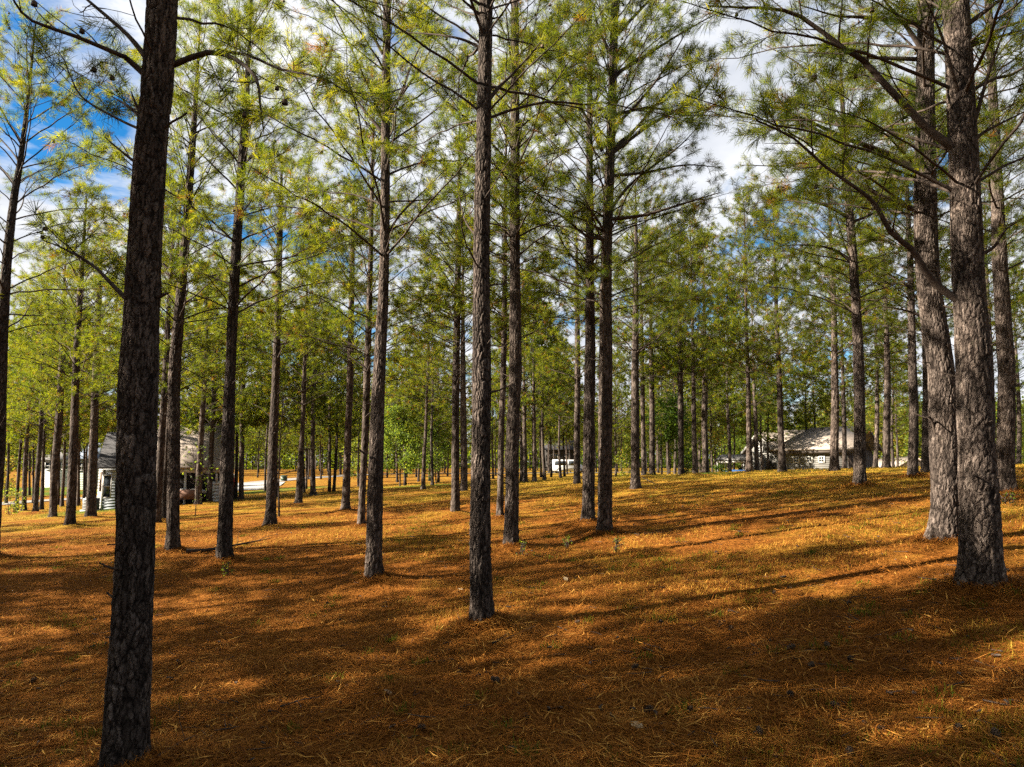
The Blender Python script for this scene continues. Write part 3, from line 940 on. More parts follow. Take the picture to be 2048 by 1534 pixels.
# single limbs for the pines near the camera
LIMBS = {}
for k, (L, e0, e1, r) in LIMB_KINDS.items():
    LIMBS[k] = []
    for i in range(5 if k in ('low', 'mid') else 3):
        rs = np.random.RandomState(100 + i + 17 * len(k) + ord(k[0]))
        ax = limb_axis(L * rs.uniform(.85, 1.1), e0 + rs.normal(0, 6), e1 + rs.normal(0, 9), rs, 12)
        W, tp, td = limb_geometry(ax, r, rs, live=.93, cones=.16, dense=.95)
        LIMBS[k].append((wood_mesh('limb', W), needle_mesh('needles', tp, td, 34, .0046, rs, .10, .17, brown=.04)))
LIMBS['dead'] = []
for i in range(6):
    rs = np.random.RandomState(300 + i)
    ax = limb_axis(rs.uniform(.7, 2.0), rs.uniform(10, 50), rs.uniform(-15, 35), rs, 9)
    W, _, _ = limb_geometry(ax, .012, rs, live=0, dense=.55)
    LIMBS['dead'].append((wood_mesh('dead_limb', W), None))
LIMBS['stub'] = []
for i in range(5):
    rs = np.random.RandomState(330 + i)
    ax = limb_axis(rs.uniform(.10, .32), rs.uniform(0, 50), rs.uniform(-10, 40), rs, 4)
    W = Wood(); W.tube(np.vstack([ax[0] - (ax[1] - ax[0]), ax]), .014, .008, 6)
    LIMBS['stub'].append((wood_mesh('branch_stub', W), None))

MID_CROWNS = [merged_crown(500 + i, 4.2 + .3 * (i % 4), 12.2 + .4 * (i % 5), 17, .0105, 1.0) for i in range(7)]
FAR_CROWNS = [merged_crown(600 + i, 3.7 + .4 * (i % 3), 11.8 + .5 * (i % 4), 12, .026, .75, 3, lmin=.16, lmax=.26, spread=1.2) for i in range(6)]


# ------------------------------------------------------------------ trunks
def bark_field(arc, circ, z, seed):
    """furrowed plates: (plate 0 in the cracks .. 1, random value of the plate)"""
    cw0, ch0 = .060, .15
    ncol = max(5, int(round(circ / cw0))); cw = circ / ncol
    wz = z + .10 * (vnoise(arc / .07, z / .12, seed) - .5) + .03 * (vnoise(arc / .02, z / .03, seed + 4) - .5)
    wa = arc + .045 * (vnoise(arc / .09 + 9, z / .10, seed + 1) - .5) + .020 * (vnoise(arc / .022, z / .026, seed + 2) - .5)
    gx, gy = wa / cw, wz / ch0
    ix, iy = np.floor(gx), np.floor(gy)
    f1 = np.full(arc.shape, 9.); f2 = f1.copy(); cr = np.zeros(arc.shape)
    for dx in (-1, 0, 1):
        for dy in (-1, 0, 1):
            jx, jy = ix + dx, iy + dy
            hx = np.mod(jx, ncol)
            px = jx + .5 + .95 * (_h(hx, jy, seed + 11) - .5)
            py = jy + .5 + .95 * (_h(hx, jy, seed + 12) - .5)
            d = np.abs(gx - px) * .8 + np.hypot(gx - px, gy - py) * .5 + np.abs(gy - py) * .25
            c = _h(hx, jy, seed + 13)
            new = d < f1
            f2 = np.where(new, f1, np.minimum(f2, d)); cr = np.where(new, c, cr); f1 = np.where(new, d, f1)
    e = np.clip((f2 - f1) / .32, 0, 1)
    # long furrows, deepest near the foot
    nf = vnoise(wa / .055, wz / .42, seed + 21)
    fur = np.clip(np.abs(2 * nf - 1) / .30, 0, 1)
    k = np.clip(1.0 - z / 5.0, .25, 1)
    pl = (e * e * (3 - 2 * e)) * (1 - k * (1 - fur))
    return pl, cr


def trunk_mesh(name, axis_fn, rad_fn, z0, z1, nseg, nring, seed, depth, dense_to=None):
    if dense_to is not None and dense_to < z1:
        zs = np.r_[np.linspace(z0, dense_to, int(nring * .85), endpoint=False), np.linspace(dense_to, z1, int(nring * .15))]
    else: zs = np.linspace(z0, z1, nring)
    C = np.array([axis_fn(z) for z in zs]); r = np.array([rad_fn(z) for z in zs])
    th = np.arange(nseg) * 2 * math.pi / nseg
    T, Zg = np.meshgrid(th, zs)
    rr = np.repeat(r[:, None], nseg, 1)
    rref = float(rad_fn(1.3))
    flare = 1 + (.42 + .20 * np.cos(T * 4 + seed) + .14 * np.cos(T * 3 + 2 * seed) + .08 * np.cos(T * 9 + seed)) * np.exp(-np.maximum(Zg, 0) / .20)
    wob = 1 + .05 * (vnoise(np.cos(T) * 1.3 + 5, np.sin(T) * 1.3 + Zg * 1.6, seed) - .5) * 2
    pl, cr = bark_field(T * rref, 2 * math.pi * rref, Zg, seed)
    thin = np.clip(1 - Zg / 14, .35, 1)
    disp = depth * thin * (pl - .75 + .55 * (cr - .5) * pl + .35 * (vnoise(T * rref / .012, Zg / .014, seed + 3) - .5))
    rad = rr * flare * wob + disp
    V = np.stack([C[:, None, 0] + rad * np.cos(T), C[:, None, 1] + rad * np.sin(T), np.repeat(C[:, 2][:, None], nseg, 1)], -1)
    n = len(zs)
    idx = np.arange(n * nseg).reshape(n, nseg)
    nx = np.roll(idx, -1, 1)
    F = np.stack([idx[:-1], nx[:-1], nx[1:], idx[1:]], -1).reshape(-1, 4)
    return np_mesh(name, V.reshape(-1, 3), F, M_BARK, {'plate': pl.ravel(), 'cellr': cr.ravel()}, smooth=True)


def straight(z): return np.array([0, 0, z])


FAR_TRUNKS = []
for i in range(5):
    rs = np.random.RandomState(40 + i)
    ph = rs.uniform(0, 6, 2)
    fn = lambda z, ph=ph: np.array([.05 * math.sin(z * .7 + ph[0]), .05 * math.sin(z * .6 + ph[1]), z])
    FAR_TRUNKS.append(trunk_mesh('trunk', fn, lambda z: .125 * max(.06, (1 - max(z, 0) / 13.6)) ** .8, -.3, 12.3, 9, 30, 50 + i, .012))


def tree_root(name, loc, label, group):
    o = add(name, None, None, loc)
    o.empty_display_size = .3
    set_props(o, label, 'pine tree', group)
    return o


FRAME_TOP = math.tan(math.atan(767 / FPX) + PITCH)


def hang_limb(root, kind, h, az, sc, axis_fn, rad, tilt=0.0, idx=None):
    lib = LIMBS[kind]
    w, nd = lib[idx % len(lib)] if idx is not None else random.choice(lib)
    c = axis_fn(h)
    off = rad * .55
    nm = {'dead': 'dead_limb', 'stub': 'branch_stub'}.get(kind, 'limb')
    o = add(nm, w, root, (c[0] + off * math.cos(az), c[1] + off * math.sin(az), c[2]), (0, -tilt, az), sc)
    if nd is not None: add('needles', nd, o)
    return o


def grow_pine(i, p, pos, t, label, group):
    rs = np.random.RandomState(1000 + i)
    root = tree_root('pine_tree', pos, label, group)
    Y = pos[1]
    near, mid = p[2] >= 18, p[2] >= 9
    H = rs.uniform(12.3, 13.8)
    if not mid:
        sc = p[4] / .25 if p[2] >= 5 else 1.0
        up = at_y(p[3][-1][0], p[3][-1][1], Y) - pos
        lean = max(-.09, min(.09, up[0] / max(up[2], 1)))
        tr = add('trunk', FAR_TRUNKS[i % 5], root, None, (0, lean, rs.uniform(0, 6.28) * 0), (sc, sc, H / 12.9))
        tr.rotation_euler = (0, lean, 0)
        far = t > 38
        w, n, (hb, Hc) = (FAR_CROWNS if far else MID_CROWNS)[i % (6 if far else 7)]
        q = Quaternion((0, 1, 0), lean) @ Quaternion((0, 0, 1), rs.uniform(0, 6.28))
        s = H / Hc
        b = add('branches', w, root, None, q, s)
        add('crown', n, root, None, q, s)
        return root
    # trunk line through the points read off the photograph, in the upright plane of the tree
    zs, xs, rs_ = [0.0], [0.0], [p[2] * Y / ray(p[0], p[1])[1] / FPX / 2]
    for x, y, w in p[3]:
        q = at_y(x, y, Y)
        dz = q[2] - pos[2]
        if dz < .3: continue
        zs.append(dz); xs.append(q[0] - pos[0]); rs_.append(w * (Y / ray(x, y)[1]) / FPX / 2)
    lz, lx, lr = zs[-1], xs[-1], rs_[-1]
    sl = (xs[-1] - xs[max(0, len(xs) - 3)]) / max(.5, zs[-1] - zs[max(0, len(zs) - 3)])
    sl = max(-.07, min(.07, sl))
    H = max(H, lz + 1.5)
    zs.append(H); xs.append(lx + sl * .5 * (H - lz)); rs_.append(.012)
    k = smooth_line(np.array([[x, 0, z] for x, z in zip(xs, zs)]), 10 * len(zs))
    zz, xx = k[:, 2], k[:, 0]
    cvs = rs.uniform(0, 6.28); cva = rs.uniform(.02, .07)

    def axis(z): return np.array([np.interp(z, zz, xx), cva * math.sin(z * .55 + cvs) - cva * math.sin(cvs), z])
    def rad(z): return float(np.interp(z, zs, rs_))
    vis = min(H, CZ - pos[2] + FRAME_TOP * Y + .5)
    if p[2] >= 40: nseg, nring, dep = 112, 620, .0125
    elif p[2] >= 24: nseg, nring, dep = 60, 360, .012
    elif near: nseg, nring, dep = 32, 200, .011
    else: nseg, nring, dep = 16, 110, .012
    tr = add('trunk', trunk_mesh('trunk', axis, rad, -.3, H - .02, nseg, nring, 2000 + 31 * i, dep, vis), root)
    if not near:
        w, n, (hb, Hc) = MID_CROWNS[i % 7] if t < 40 else FAR_CROWNS[i % 6]
        ax = axis(H * .8)
        q = Quaternion((0, 1, 0), math.atan2(ax[0], ax[2])) @ Quaternion((0, 0, 1), rs.uniform(0, 6.28))
        add('branches', w, root, None, q, H / Hc)
        add('crown', n, root, None, q, H / Hc)
        return root
    # each limb of a near pine is a part of its own; what is above the picture comes as one crown
    split = vis + .6
    hb = HAND_HB.get(i, rs.uniform(4.8, 5.6))
    for h, a, kd, s in crown_plan(hb, H, rs, dead_from=2.2 if i > 3 else 3.2):
        if h > min(split, H - .4): continue
        if i == 0 and h < 5.2: continue
        if kd in ('low', 'mid', 'high') and rs.rand() < .15: continue
        hang_limb(root, kd, h, a, s * (.6 if (kd == 'dead' and rs.rand() < .5) else 1), axis, rad(h), rs.normal(0, .1))
    for _ in range(rs.randint(4, 9)):
        h = rs.uniform(1.0, hb)
        hang_limb(root, 'stub', h, rs.uniform(0, 6.28), rs.uniform(.6, 1.3), axis, rad(h))
    if split < H - .8:
        w, n, (b0, Hc) = upper_crown(hb, H, split, i)
        c = axis(split)
        add('branches', w, root, (c[0], c[1], 0)); add('crown', n, root, (c[0], c[1], 0))
    for pts, w0, dy, live in HAND_LIMBS.get(i, []):
        hand_limb(root, pos, Y, pts, w0, dy, live, rs)
    return root


_UPPER = {}


def upper_crown(hb, H, split, i):
    key = (round(split * 1.0), i % 2)
    if key not in _UPPER:
        _UPPER[key] = merged_crown(800 + len(_UPPER), 5.6, 12.9, 17, .0095, .95, 4, zmin=key[0], dead=False)
    return _UPPER[key]


def hand_limb(root, pos, Y, pts, w0, dy, live, rs):
    """a limb traced in the photograph; dy is how far its tip comes nearer (-) or recedes (+)"""
    n = len(pts)
    P = np.array([at_y(x, y, Y + dy * (j / (n - 1)) ** 1.2) for j, (x, y) in enumerate(pts)]) - pos
    P[0, 1] += .04 * (1 if dy > 0 else -1)
    ax = smooth_line(P, 14)
    r = w0 * 1.25 * Y / FPX / 2
    W, tp, td = limb_geometry(ax, r, rs, live=live, cones=.22 if live else 0, sides=7, twig_sides=4, dense=.9 if live else .5, first=.3)
    o = add('limb', wood_mesh('limb', W), root)
    if tp: add('needles', needle_mesh('needles', tp, td, 34, .0042, rs, brown=.04), o)


HAND_HB = {0: 6.4, 1: 6.8, 2: 4.8, 3: 5.2, 4: 6.0, 7: 6.2}
HAND_LIMBS = {
    0: [([(300, 160), (255, 118), (240, 110), (150, 72), (65, 42), (30, 5), (10, -40)], 11, -.5, .12),
        ([(302, 130), (255, 70), (175, 0), (120, -50)], 11, .4, .4),
        ([(350, 135), (415, 105), (470, 118), (512, 155), (520, 205), (527, 262)], 11, -.5, .25),
        ([(440, 106), (500, 112), (560, 138), (640, 155), (705, 190)], 6, -.9, .7),
        ([(292, 262), (230, 235), (165, 195), (140, 150), (128, 118)], 5, .9, .6),
        ([(298, 243), (275, 215), (262, 182)], 9, -.12, 0), ([(290, 240), (255, 212), (222, 192)], 8, .15, 0),
        ([(292, 336), (262, 318), (210, 275)], 8, -.15, 0),
        ([(252, 600), (230, 575), (185, 530), (127, 497), (85, 480)], 9, .6, .5),
        ([(322, 595), (340, 585)], 9, -.1, 0), ([(282, 600), (262, 565), (255, 552)], 7, -.25, 0)],
    1: [([(975, 200), (1000, 172), (1022, 151), (1060, 110), (1100, 60)], 8, .5, .8), ([(962, 92), (919, 77), (861, 68), (799, 65)], 6, .7, .8),
        ([(966, 38), (926, 0), (900, -30)], 6, -.4, .6), ([(978, 42), (1002, 34)], 5, -.1, 0),
        ([(952, 470), (930, 440), (915, 380)], 4, .5, 0)],
    2: [([(1925, 612), (1875, 571), (1848, 539), (1824, 499), (1781, 464), (1752, 411), (1718, 380), (1649, 332), (1588, 277), (1512, 240)], 13, -.7, .55),
        ([(1915, 306), (1862, 264), (1824, 226), (1769, 168), (1725, 120), (1690, 99), (1601, 33), (1540, 17), (1485, 15), (1416, 12)], 15, -.4, .8),
        ([(1918, 205), (1910, 164), (1882, 68), (1851, 0)], 9, -.6, .3), ([(1935, 90), (1990, 76), (2060, 56)], 10, .3, .8),
        ([(1935, 50), (1999, 0), (2040, -40)], 9, -.3, .7), ([(1945, 296), (1964, 267), (2060, 218)], 10, .3, .8),
        ([(1940, 268), (1975, 154), (1999, 86), (2036, 0)], 7, -.5, .7), ([(1948, 516), (1988, 494), (2009, 462), (2060, 426)], 7, -.4, .4),
        ([(1950, 866), (1968, 850), (1986, 840)], 7, -.3, 0)],
    3: [([(1840, 350), (1773, 306), (1711, 284), (1656, 260), (1588, 229), (1516, 202)], 11, -.5, .85),
        ([(1838, 420), (1759, 390), (1684, 346), (1632, 329), (1560, 325)], 9, .5, .85),
        ([(1845, 116), (1773, 116), (1718, 113), (1656, 92)], 8, .6, .9), ([(1845, 50), (1793, 41), (1718, 34), (1670, 31), (1600, 10)], 9, -.3, .9),
        ([(1842, 258), (1752, 264), (1718, 281)], 5, -.6, .8), ([(1845, 108), (1807, 45), (1776, 10), (1740, -40)], 9, -.4, .7),
        ([(1862, 640), (1815, 622), (1752, 610)], 6, .3, .1), ([(1872, 885), (1862, 838), (1850, 836)], 6, -.3, 0)],
    4: [([(768, 480), (800, 430), (860, 370), (900, 330)], 5, .5, .6), ([(762, 260), (720, 210), (690, 170), (640, 140)], 6, .3, .8), ([(735, 912), (720, 900), (712, 895)], 4, -.3, 0),
        ([(775, 230), (810, 180), (850, 120), (880, 60)], 6, -.3, .8), ([(766, 110), (740, 60), (715, 0)], 6, -.3, .7)],
    8: [([(1222, 300), (1260, 270), (1330, 190), (1400, 120)], 8, .5, .85), ([(1222, 310), (1300, 250), (1390, 200), (1430, 150)], 7, -.6, .85),
        ([(1205, 300), (1165, 220), (1120, 120), (1100, 40)], 7, .4, .8), ([(1216, 440), (1290, 430), (1390, 400), (1440, 385)], 7, -.5, .8),
        ([(1218, 420), (1270, 360), (1350, 300), (1400, 250)], 6, .8, .8), ([(1225, 120), (1195, 50), (1185, 0)], 7, -.3, .8), ([(1232, 70), (1290, 10), (1330, -30)], 7, .4, .8),
        ([(1226, 150), (1290, 112), (1370, 62), (1450, 18)], 7, .2, .9), ([(1224, 232), (1300, 216), (1385, 226), (1465, 190)], 6, -.5, .9),
        ([(1222, 350), (1290, 345), (1370, 330), (1440, 335)], 6, .6, .9), ([(1222, 262), (1290, 190), (1340, 120), (1385, 40)], 6, -.9, .85),
        ([(1208, 480), (1170, 470), (1120, 430), (1060, 415)], 6, -.8, .95), ([(1212, 470), (1180, 420), (1140, 390)], 5, -1.2, 1.0)],
    11: [([(1690, 300), (1640, 262), (1570, 250), (1490, 262)], 6, -.5, .9), ([(1692, 330), (1650, 300), (1590, 330), (1480, 330)], 6, .5, .9), ([(1688, 270), (1650, 190), (1600, 130), (1530, 90)], 6, .2, .9),
         ([(1702, 440), (1660, 415), (1600, 395), (1545, 400)], 7, -.4, .9), ([(1700, 445), (1740, 430), (1790, 400)], 6, .4, .85), ([(1708, 530), (1670, 500), (1620, 490), (1560, 492)], 6, -.4, .9)],
}

# ------------------------------------------------------------------ the pines of the photograph
HAND_LABELS = {
    0: 'foremost left pine, thick dark plated trunk cut by the bottom edge of the picture',
    1: 'foremost centre pine, dark straight trunk standing alone in the shaded straw',
    2: 'foremost right pine, thickest trunk with a long limb crossing the paler pine beside it',
    3: 'pale sunlit pine just left of and behind the foremost right pine',
    4: 'dark pine left of centre with flared foot at the edge of a sunlit band',
    5: 'slender dark pine with pale foot beside the fallen branch on the left',
    6: 'dark pine at the thick end of the fallen branch, right of the foremost left pine',
    7: 'half sunlit pine just right of the foremost centre pine',
    8: 'right one of the twin pines on the sunlit bank right of centre',
    9: 'left one of the twin pines on the sunlit bank right of centre',
    10: 'rightmost large pine by the right edge with straw heaped at its foot',
    11: 'stout pine in front of the shaded brown gable end of the grey house',
    12: 'slim dark pine with pale straw at its foot right of the white driveway',
    13: 'dark leaning pine halfway between the left edge and the foremost left pine',
    14: 'dark pine in front of the white corner of the left house',
    15: 'pine cut by the left edge whose trunk enters the picture partway up',
    16: 'midground pine with dark straw ring just left of the foremost centre pine',
    17: 'midground pine with flared foot left of the dark pine left of centre',
    18: 'midground pine on a straw mound right of the twin pines',
    19: 'dark midground pine just left of the pale sunlit pine, on the rise',
    20: 'midground pine before the left part of the grey house wall, right of its windows',
}
ORD = ['first', 'second', 'third', 'fourth', 'fifth', 'sixth', 'seventh', 'eighth', 'ninth', 'tenth', 'eleventh', 'twelfth', 'thirteenth',
       'fourteenth', 'fifteenth', 'sixteenth', 'seventeenth', 'eighteenth', 'nineteenth', 'twentieth']
ZONES = [(-100, 250, 'left of the foremost left pine'), (250, 447, 'between foremost left pine and driveway'), (447, 747, 'between driveway and dark pine left of centre'),
         (747, 966, 'just left of the foremost centre pine'), (966, 1176, 'between foremost centre pine and twin pines'), (1176, 1440, 'between twin pines and grey house'),
         (1440, 1720, 'in front of the grey house'), (1720, 1890, 'between grey house and pale sunlit pine'), (1890, 2200, 'right of the pale sunlit pine')]


def pine_labels():
    out, bins = {}, {}
    for i, p in enumerate(PINES):
        if i in HAND_LABELS: out[i] = HAND_LABELS[i]; continue
        z = next(k for k, q in enumerate(ZONES) if q[0] <= p[0] < q[1])
        c = 'slim midground' if p[2] >= 9 else 'thin distant' if p[2] >= 5 else 'very thin far'
        bins.setdefault((z, c), []).append((p[0], i))
    for (z, c), lst in bins.items():
        lst.sort()
        for k, (x, i) in enumerate(lst):
            nth = 'only' if len(lst) == 1 else ORD[k]
            out[i] = f'{c} pine, {nth} from the left {ZONES[z][2]}' if nth != 'only' else f'the one {c} pine {ZONES[z][2]}'
    return out


PL = pine_labels()
for i, (p, (pos, t)) in enumerate(zip(PINES, BASES)):
    g = 'pines standing in the foreground' if p[2] >= 18 else 'pines of the middle distance' if p[2] >= 9 else 'thin pines further off'
    grow_pine(i, p, pos, t, PL[i], g)


def copy_pine(x, y, d, k, label, group, far, rs):
    z = float(gz(x, y))
    root = tree_root('pine_tree', (x, y, z - .05), label, group)
    H = rs.uniform(11.6, 13.6)
    lean = rs.normal(0, .015)
    tr = add('trunk', FAR_TRUNKS[k % 5], root, None, (0, lean, 0), (d / .25, d / .25, H / 12.9))
    w, n, (hb, Hc) = FAR_CROWNS[k % 6] if far else MID_CROWNS[k % 7]
    q = Quaternion((0, 1, 0), lean) @ Quaternion((0, 0, 1), rs.uniform(0, 6.28))
    add('branches', w, root, None, q, H / Hc); add('crown', n, root, None, q, H / Hc)
    return root


rs = np.random.RandomState(71)
for k, (x, y, d) in enumerate(PINES_BESIDE):
    copy_pine(x, y, d, k, 'unseen pine added around the view to shade the straw', 'unseen pines added beside and behind the viewpoint', False, rs)

# the far stand beyond the road: rows of slim pines
spots = []
rs = np.random.RandomState(72)
tries = 0
while len(spots) < 172 and tries < 6000:
    tries += 1
    t = rs.uniform(104, 172); px = rs.uniform(-40, 2090)
    if px < 420: t = rs.uniform(112, 172)
    q = at(px, 940, t)
    if 1480 < px < 1680 and rs.rand() < .5: continue
    if all((q[0] - a) ** 2 + (q[1] - b) ** 2 > 3.0 ** 2 for a, b in spots): spots.append((q[0], q[1]))
for k, (x, y) in enumerate(spots):
    copy_pine(x, y, rs.uniform(.2, .27), k, 'slim pale trunked pine in the far stand beyond the road', 'far stand of pines beyond the road', True, rs)


def far_wood():
    """the wood behind the far stand reads as one mass"""
    rs = np.random.RandomState(73)
    V, F, T, n = [], [], [], 0
    Wd = Wood()
    for k in range(560):
        t = rs.uniform(178, 270); px = rs.uniform(-160, 2200)
        q = at(px, 938, t); z = float(gz(q[0], q[1]))
        H = rs.uniform(11, 15)
        c = np.array([q[0], q[1], z])
        Wd.tube(np.array([c, c + [0, 0, H * .5], c + [rs.normal(0, .2), 0, H * .95]]), .16, .04, 4)
        low = .02 if t > 205 else .26
        m = 330
        hh = rs.uniform(low, 1, m) ** .9
        rr = (1.15 - hh) * 3.4 * np.sqrt(rs.rand(m)) + .2
        a = rs.uniform(0, 6.28, m)
        ctr = c + np.stack([rr * np.cos(a), rr * np.sin(a), hh * H], 1)
        tri = ctr[:, None, :] + rs.normal(0, .34, (m, 3, 3)) * np.array([1, 1, .7])
        V.append(tri.reshape(-1, 3)); F.append(np.arange(m * 3).reshape(-1, 3) + n); n += m * 3
        T.append(np.repeat(np.clip(rs.normal(.42, .16, m), 0, .88), 3))
    m = 42000                                            # undergrowth between the far trunks
    tt = rs.uniform(186, 285, m); pxx = rs.uniform(-200, 2250, m)
    X = (pxx - 1024) / FPX * tt; Y = tt * math.cos(PITCH)
    ctr = np.stack([X, Y, gz(X, Y) + rs.rand(m) ** 1.3 * 6.5], 1)
    tri = ctr[:, None, :] + rs.normal(0, .42, (m, 3, 3))
    V.append(tri.reshape(-1, 3)); F.append(np.arange(m * 3).reshape(-1, 3) + n); n += m * 3
    T.append(np.repeat(np.clip(rs.normal(.34, .2, m), 0, .9), 3))
    o = add('far_wood', np_mesh('far_wood', np.concatenate(V), np.concatenate(F), M_NEEDLE, {'tint': np.concatenate(T)}))
    set_props(o, 'hazy wood of pines closing the view behind the far stand', 'wood', kind='stuff')
    b = add('trunks', wood_mesh('trunks', Wd), o)
    set_props(b, kind='stuff')


far_wood()


# ------------------------------------------------------------------ broad-leaved trees and shrubs
def broadleaf(name, pos, H, spread, hb, nleaf, leaf, tint, label, cat, seed, group=None, trunk_r=.05, stems=1):
    rs = np.random.RandomState(seed)
    root = add(name, None, None, pos); root.empty_display_size = .2
    set_props(root, label, cat, group)
    tips = []
    for s in range(stems):
        W = Wood()
        a0 = rs.uniform(0, 6.28)
        off = np.array([math.cos(a0), math.sin(a0), 0]) * (.12 if stems > 1 else 0) * spread
        top = off * 3 + np.array([rs.normal(0, .1 * spread), rs.normal(0, .1 * spread), H * rs.uniform(.85, .97)])
        line = smooth_line([off + [0, 0, -.15], off * 1.5 + [rs.normal(0, .05), rs.normal(0, .05), H * .4], top], 12)
        W.tube(line, trunk_r, .01, 6)
        nb = max(6, int(H * 3.6 / stems) + 4)
        for b in range(nb):
            f = hb + (1 - hb) * (b + rs.rand()) / nb
            k = min(int(f * (len(line) - 1)), len(line) - 2)
            st = line[k]
            a = rs.uniform(0, 6.28); e = R(rs.uniform(15, 60))
            L = spread * (1.08 - .75 * abs(f - .45) / .55) * rs.uniform(.65, 1.15)
            d = np.array([math.cos(a) * math.cos(e), math.sin(a) * math.cos(e), math.sin(e)])
            en = st + d * L
            br = smooth_line([st, st + d * L * .5 + rs.normal(0, .05 * spread, 3), en], 6)
            W.tube(br, trunk_r * .4, .006, 4)
            for j in range(6):
                q = br[rs.randint(2, len(br))]
                d2 = nrm(d + rs.normal(0, .8, 3)); e2 = q + d2 * L * rs.uniform(.2, .45)
                W.tube(np.array([q, e2]), .007, .004, 3)
                tips.append((q, e2))
        add('trunk' if H > 1.6 else 'stem', wood_mesh('trunk', W), root)
    if nleaf:
        per = max(1, nleaf // len(tips))
        C = []
        for q, e in tips:
            u = rs.uniform(.1, 1.15, per)[:, None]
            C.append(q + (e - q) * u + rs.normal(0, .10 * spread + .02, (per, 3)) * .8)
        C = np.concatenate(C); N = len(C)
        d = nrm(rs.normal(size=(N, 3)) + np.array([0, 0, -.25])); w = nrm(np.cross(d, rs.normal(size=(N, 3))))
        l = leaf * rs.uniform(.6, 1.3, N)[:, None]
        quad = np.stack([C, C + d * l * .5 + w * l * .34, C + d * l, C + d * l * .5 - w * l * .34], 1)
        tt = np.clip(rs.normal(tint, .16, N), 0, 1)
        add('foliage', np_mesh('foliage', quad.reshape(-1, 3), np.arange(N * 4).reshape(-1, 4), M_LEAF, {'tint': np.repeat(tt, 4)}), root)
    return root


def on_ground(px, py, t):
    q = at(px, py, t)
    return np.array([q[0], q[1], float(gz(q[0], q[1]))])


broadleaf('leafy_tree', on_ground(800, 965, 60), 7.2, 2.9, .22, 9000, .16, .42, 'yellow green broad leaved tree among thin pines left of the foremost centre pine', 'tree', 1, trunk_r=.08)
broadleaf('leafy_tree', on_ground(872, 968, 66), 6.4, 2.3, .2, 5000, .16, .3, 'deeper green broad leaved tree right of the yellow green one', 'tree', 2, trunk_r=.07)
broadleaf('leafy_tree', on_ground(715, 962, 80), 6.0, 2.0, .2, 3500, .18, .55, 'small yellowing tree left of the yellow green broad leaved tree', 'tree', 3, trunk_r=.06)
broadleaf('leafy_tree', on_ground(1340, 948, 46), 5.2, 2.0, .38, 4200, .17, .16, 'dark green broad leaved tree among the pines right of the twin pines', 'tree', 4, trunk_r=.06)
broadleaf('leafy_sapling', on_ground(1256, 950, 55), 3.4, 1.1, .1, 1500, .14, .62, 'bright yellow leaved sapling just left of the pine on the straw mound', 'sapling', 5, trunk_r=.03)
broadleaf('shrub', on_ground(1373, 946, 52), 1.7, 1.0, .05, 1800, .11, .08, 'dark green shrub behind midground pines left of the grey house', 'shrub', 6, trunk_r=.03, stems=3)
broadleaf('shrub', on_ground(1440, 942, 58), 1.5, .9, .05, 1400, .11, .06, 'dark clipped shrub at the porch of the grey house', 'shrub', 7, trunk_r=.03, stems=3)
broadleaf('leafy_sapling', on_ground(1443, 944, 48), 3.6, 1.0, .45, 500, .13, .66, 'pale stemmed sapling with sparse yellow leaves before the grey house porch', 'sapling', 8, trunk_r=.035)
broadleaf('leafy_sapling', on_ground(392, 1010, 29), 3.4, .9, .25, 130, .12, .3, 'thin sapling with a few green leaves before the left house', 'sapling', 9, trunk_r=.02)
broadleaf('bare_sapling', on_ground(559, 1015, 27), 5.0, 1.3, .38, 0, .1, .5, 'leafless forking sapling beside the slim dark pine near the driveway', 'sapling', 10, trunk_r=.045)
broadleaf('bare_sapling', on_ground(764, 972, 50), 2.8, .6, .4, 0, .1, .5, 'thin leaning leafless sapling at right of the dark pine left of centre', 'sapling', 11, trunk_r=.035)
broadleaf('shrub', on_ground(4, 968, 74), 4.2, 2.6, .05, 2600, .17, .72, 'orange and yellow autumn shrub at the left edge', 'shrub', 12, trunk_r=.05, stems=3)
broadleaf('shrub', on_ground(24, 996, 40), 1.3, .9, .05, 500, .10, .55, 'sparse yellow green bush between thin pines at the left edge', 'shrub', 13, trunk_r=.02, stems=3)
for k, (px, t, H, tn, lb) in enumerate([(1485, 92, 10, .30, 'green broad leaved tree behind the gabled wing of the grey house'), (1560, 98, 9, .4, 'light green broad leaved tree behind the left end of the grey house ridge'),
                                        (1660, 96, 11, .58, 'yellow broad leaved tree behind the middle of the grey house ridge'), (1770, 84, 9, .56, 'yellow green broad leaved tree right of the shaded brown gable end'),
                                        (1830, 90, 8, .45, 'green broad leaved tree behind the dark midground pine right of the house'), (2030, 80, 9, .5, 'yellow green broad leaved tree at the right edge')]):
    broadleaf('leafy_tree', on_ground(px, 942, t), H, 3.3, .18, 5200, .26, tn, lb, 'tree', 30 + k, 'broad leaved trees behind the houses', trunk_r=.11)
for k, (px, py, t, lb) in enumerate([(1052, 1090, 14, 'dry weed sprig at the right foot of the half sunlit pine'), (1135, 1065, 14.5, 'yellow green weed sprig left of the twin pines'),
                                     (1236, 1060, 13.6, 'yellow green weed sprig right of the twin pines'), (462, 1128, 14, 'small weed at the foot of the slender dark pine on the left'),
                                     (2020, 985, 14, 'green weed sprigs in the straw heap by the right edge'), (336, 1106, 17, 'small green weed at the foot of the pine by the fallen branch'),
                                     (648, 982, 58, 'low green plant in the sunlit grass between thin pines left of centre')]):
    broadleaf('weed', on_ground(px, py, t), .26, .14, .1, 22, .04, .45, lb, 'weed', 60 + k, 'weeds sprouting from the straw', trunk_r=.005, stems=2)

# ------------------------------------------------------------------ houses
def mat_siding(name, col):
    m = mat_plain(name, col, .75, .06, 3)
    return m


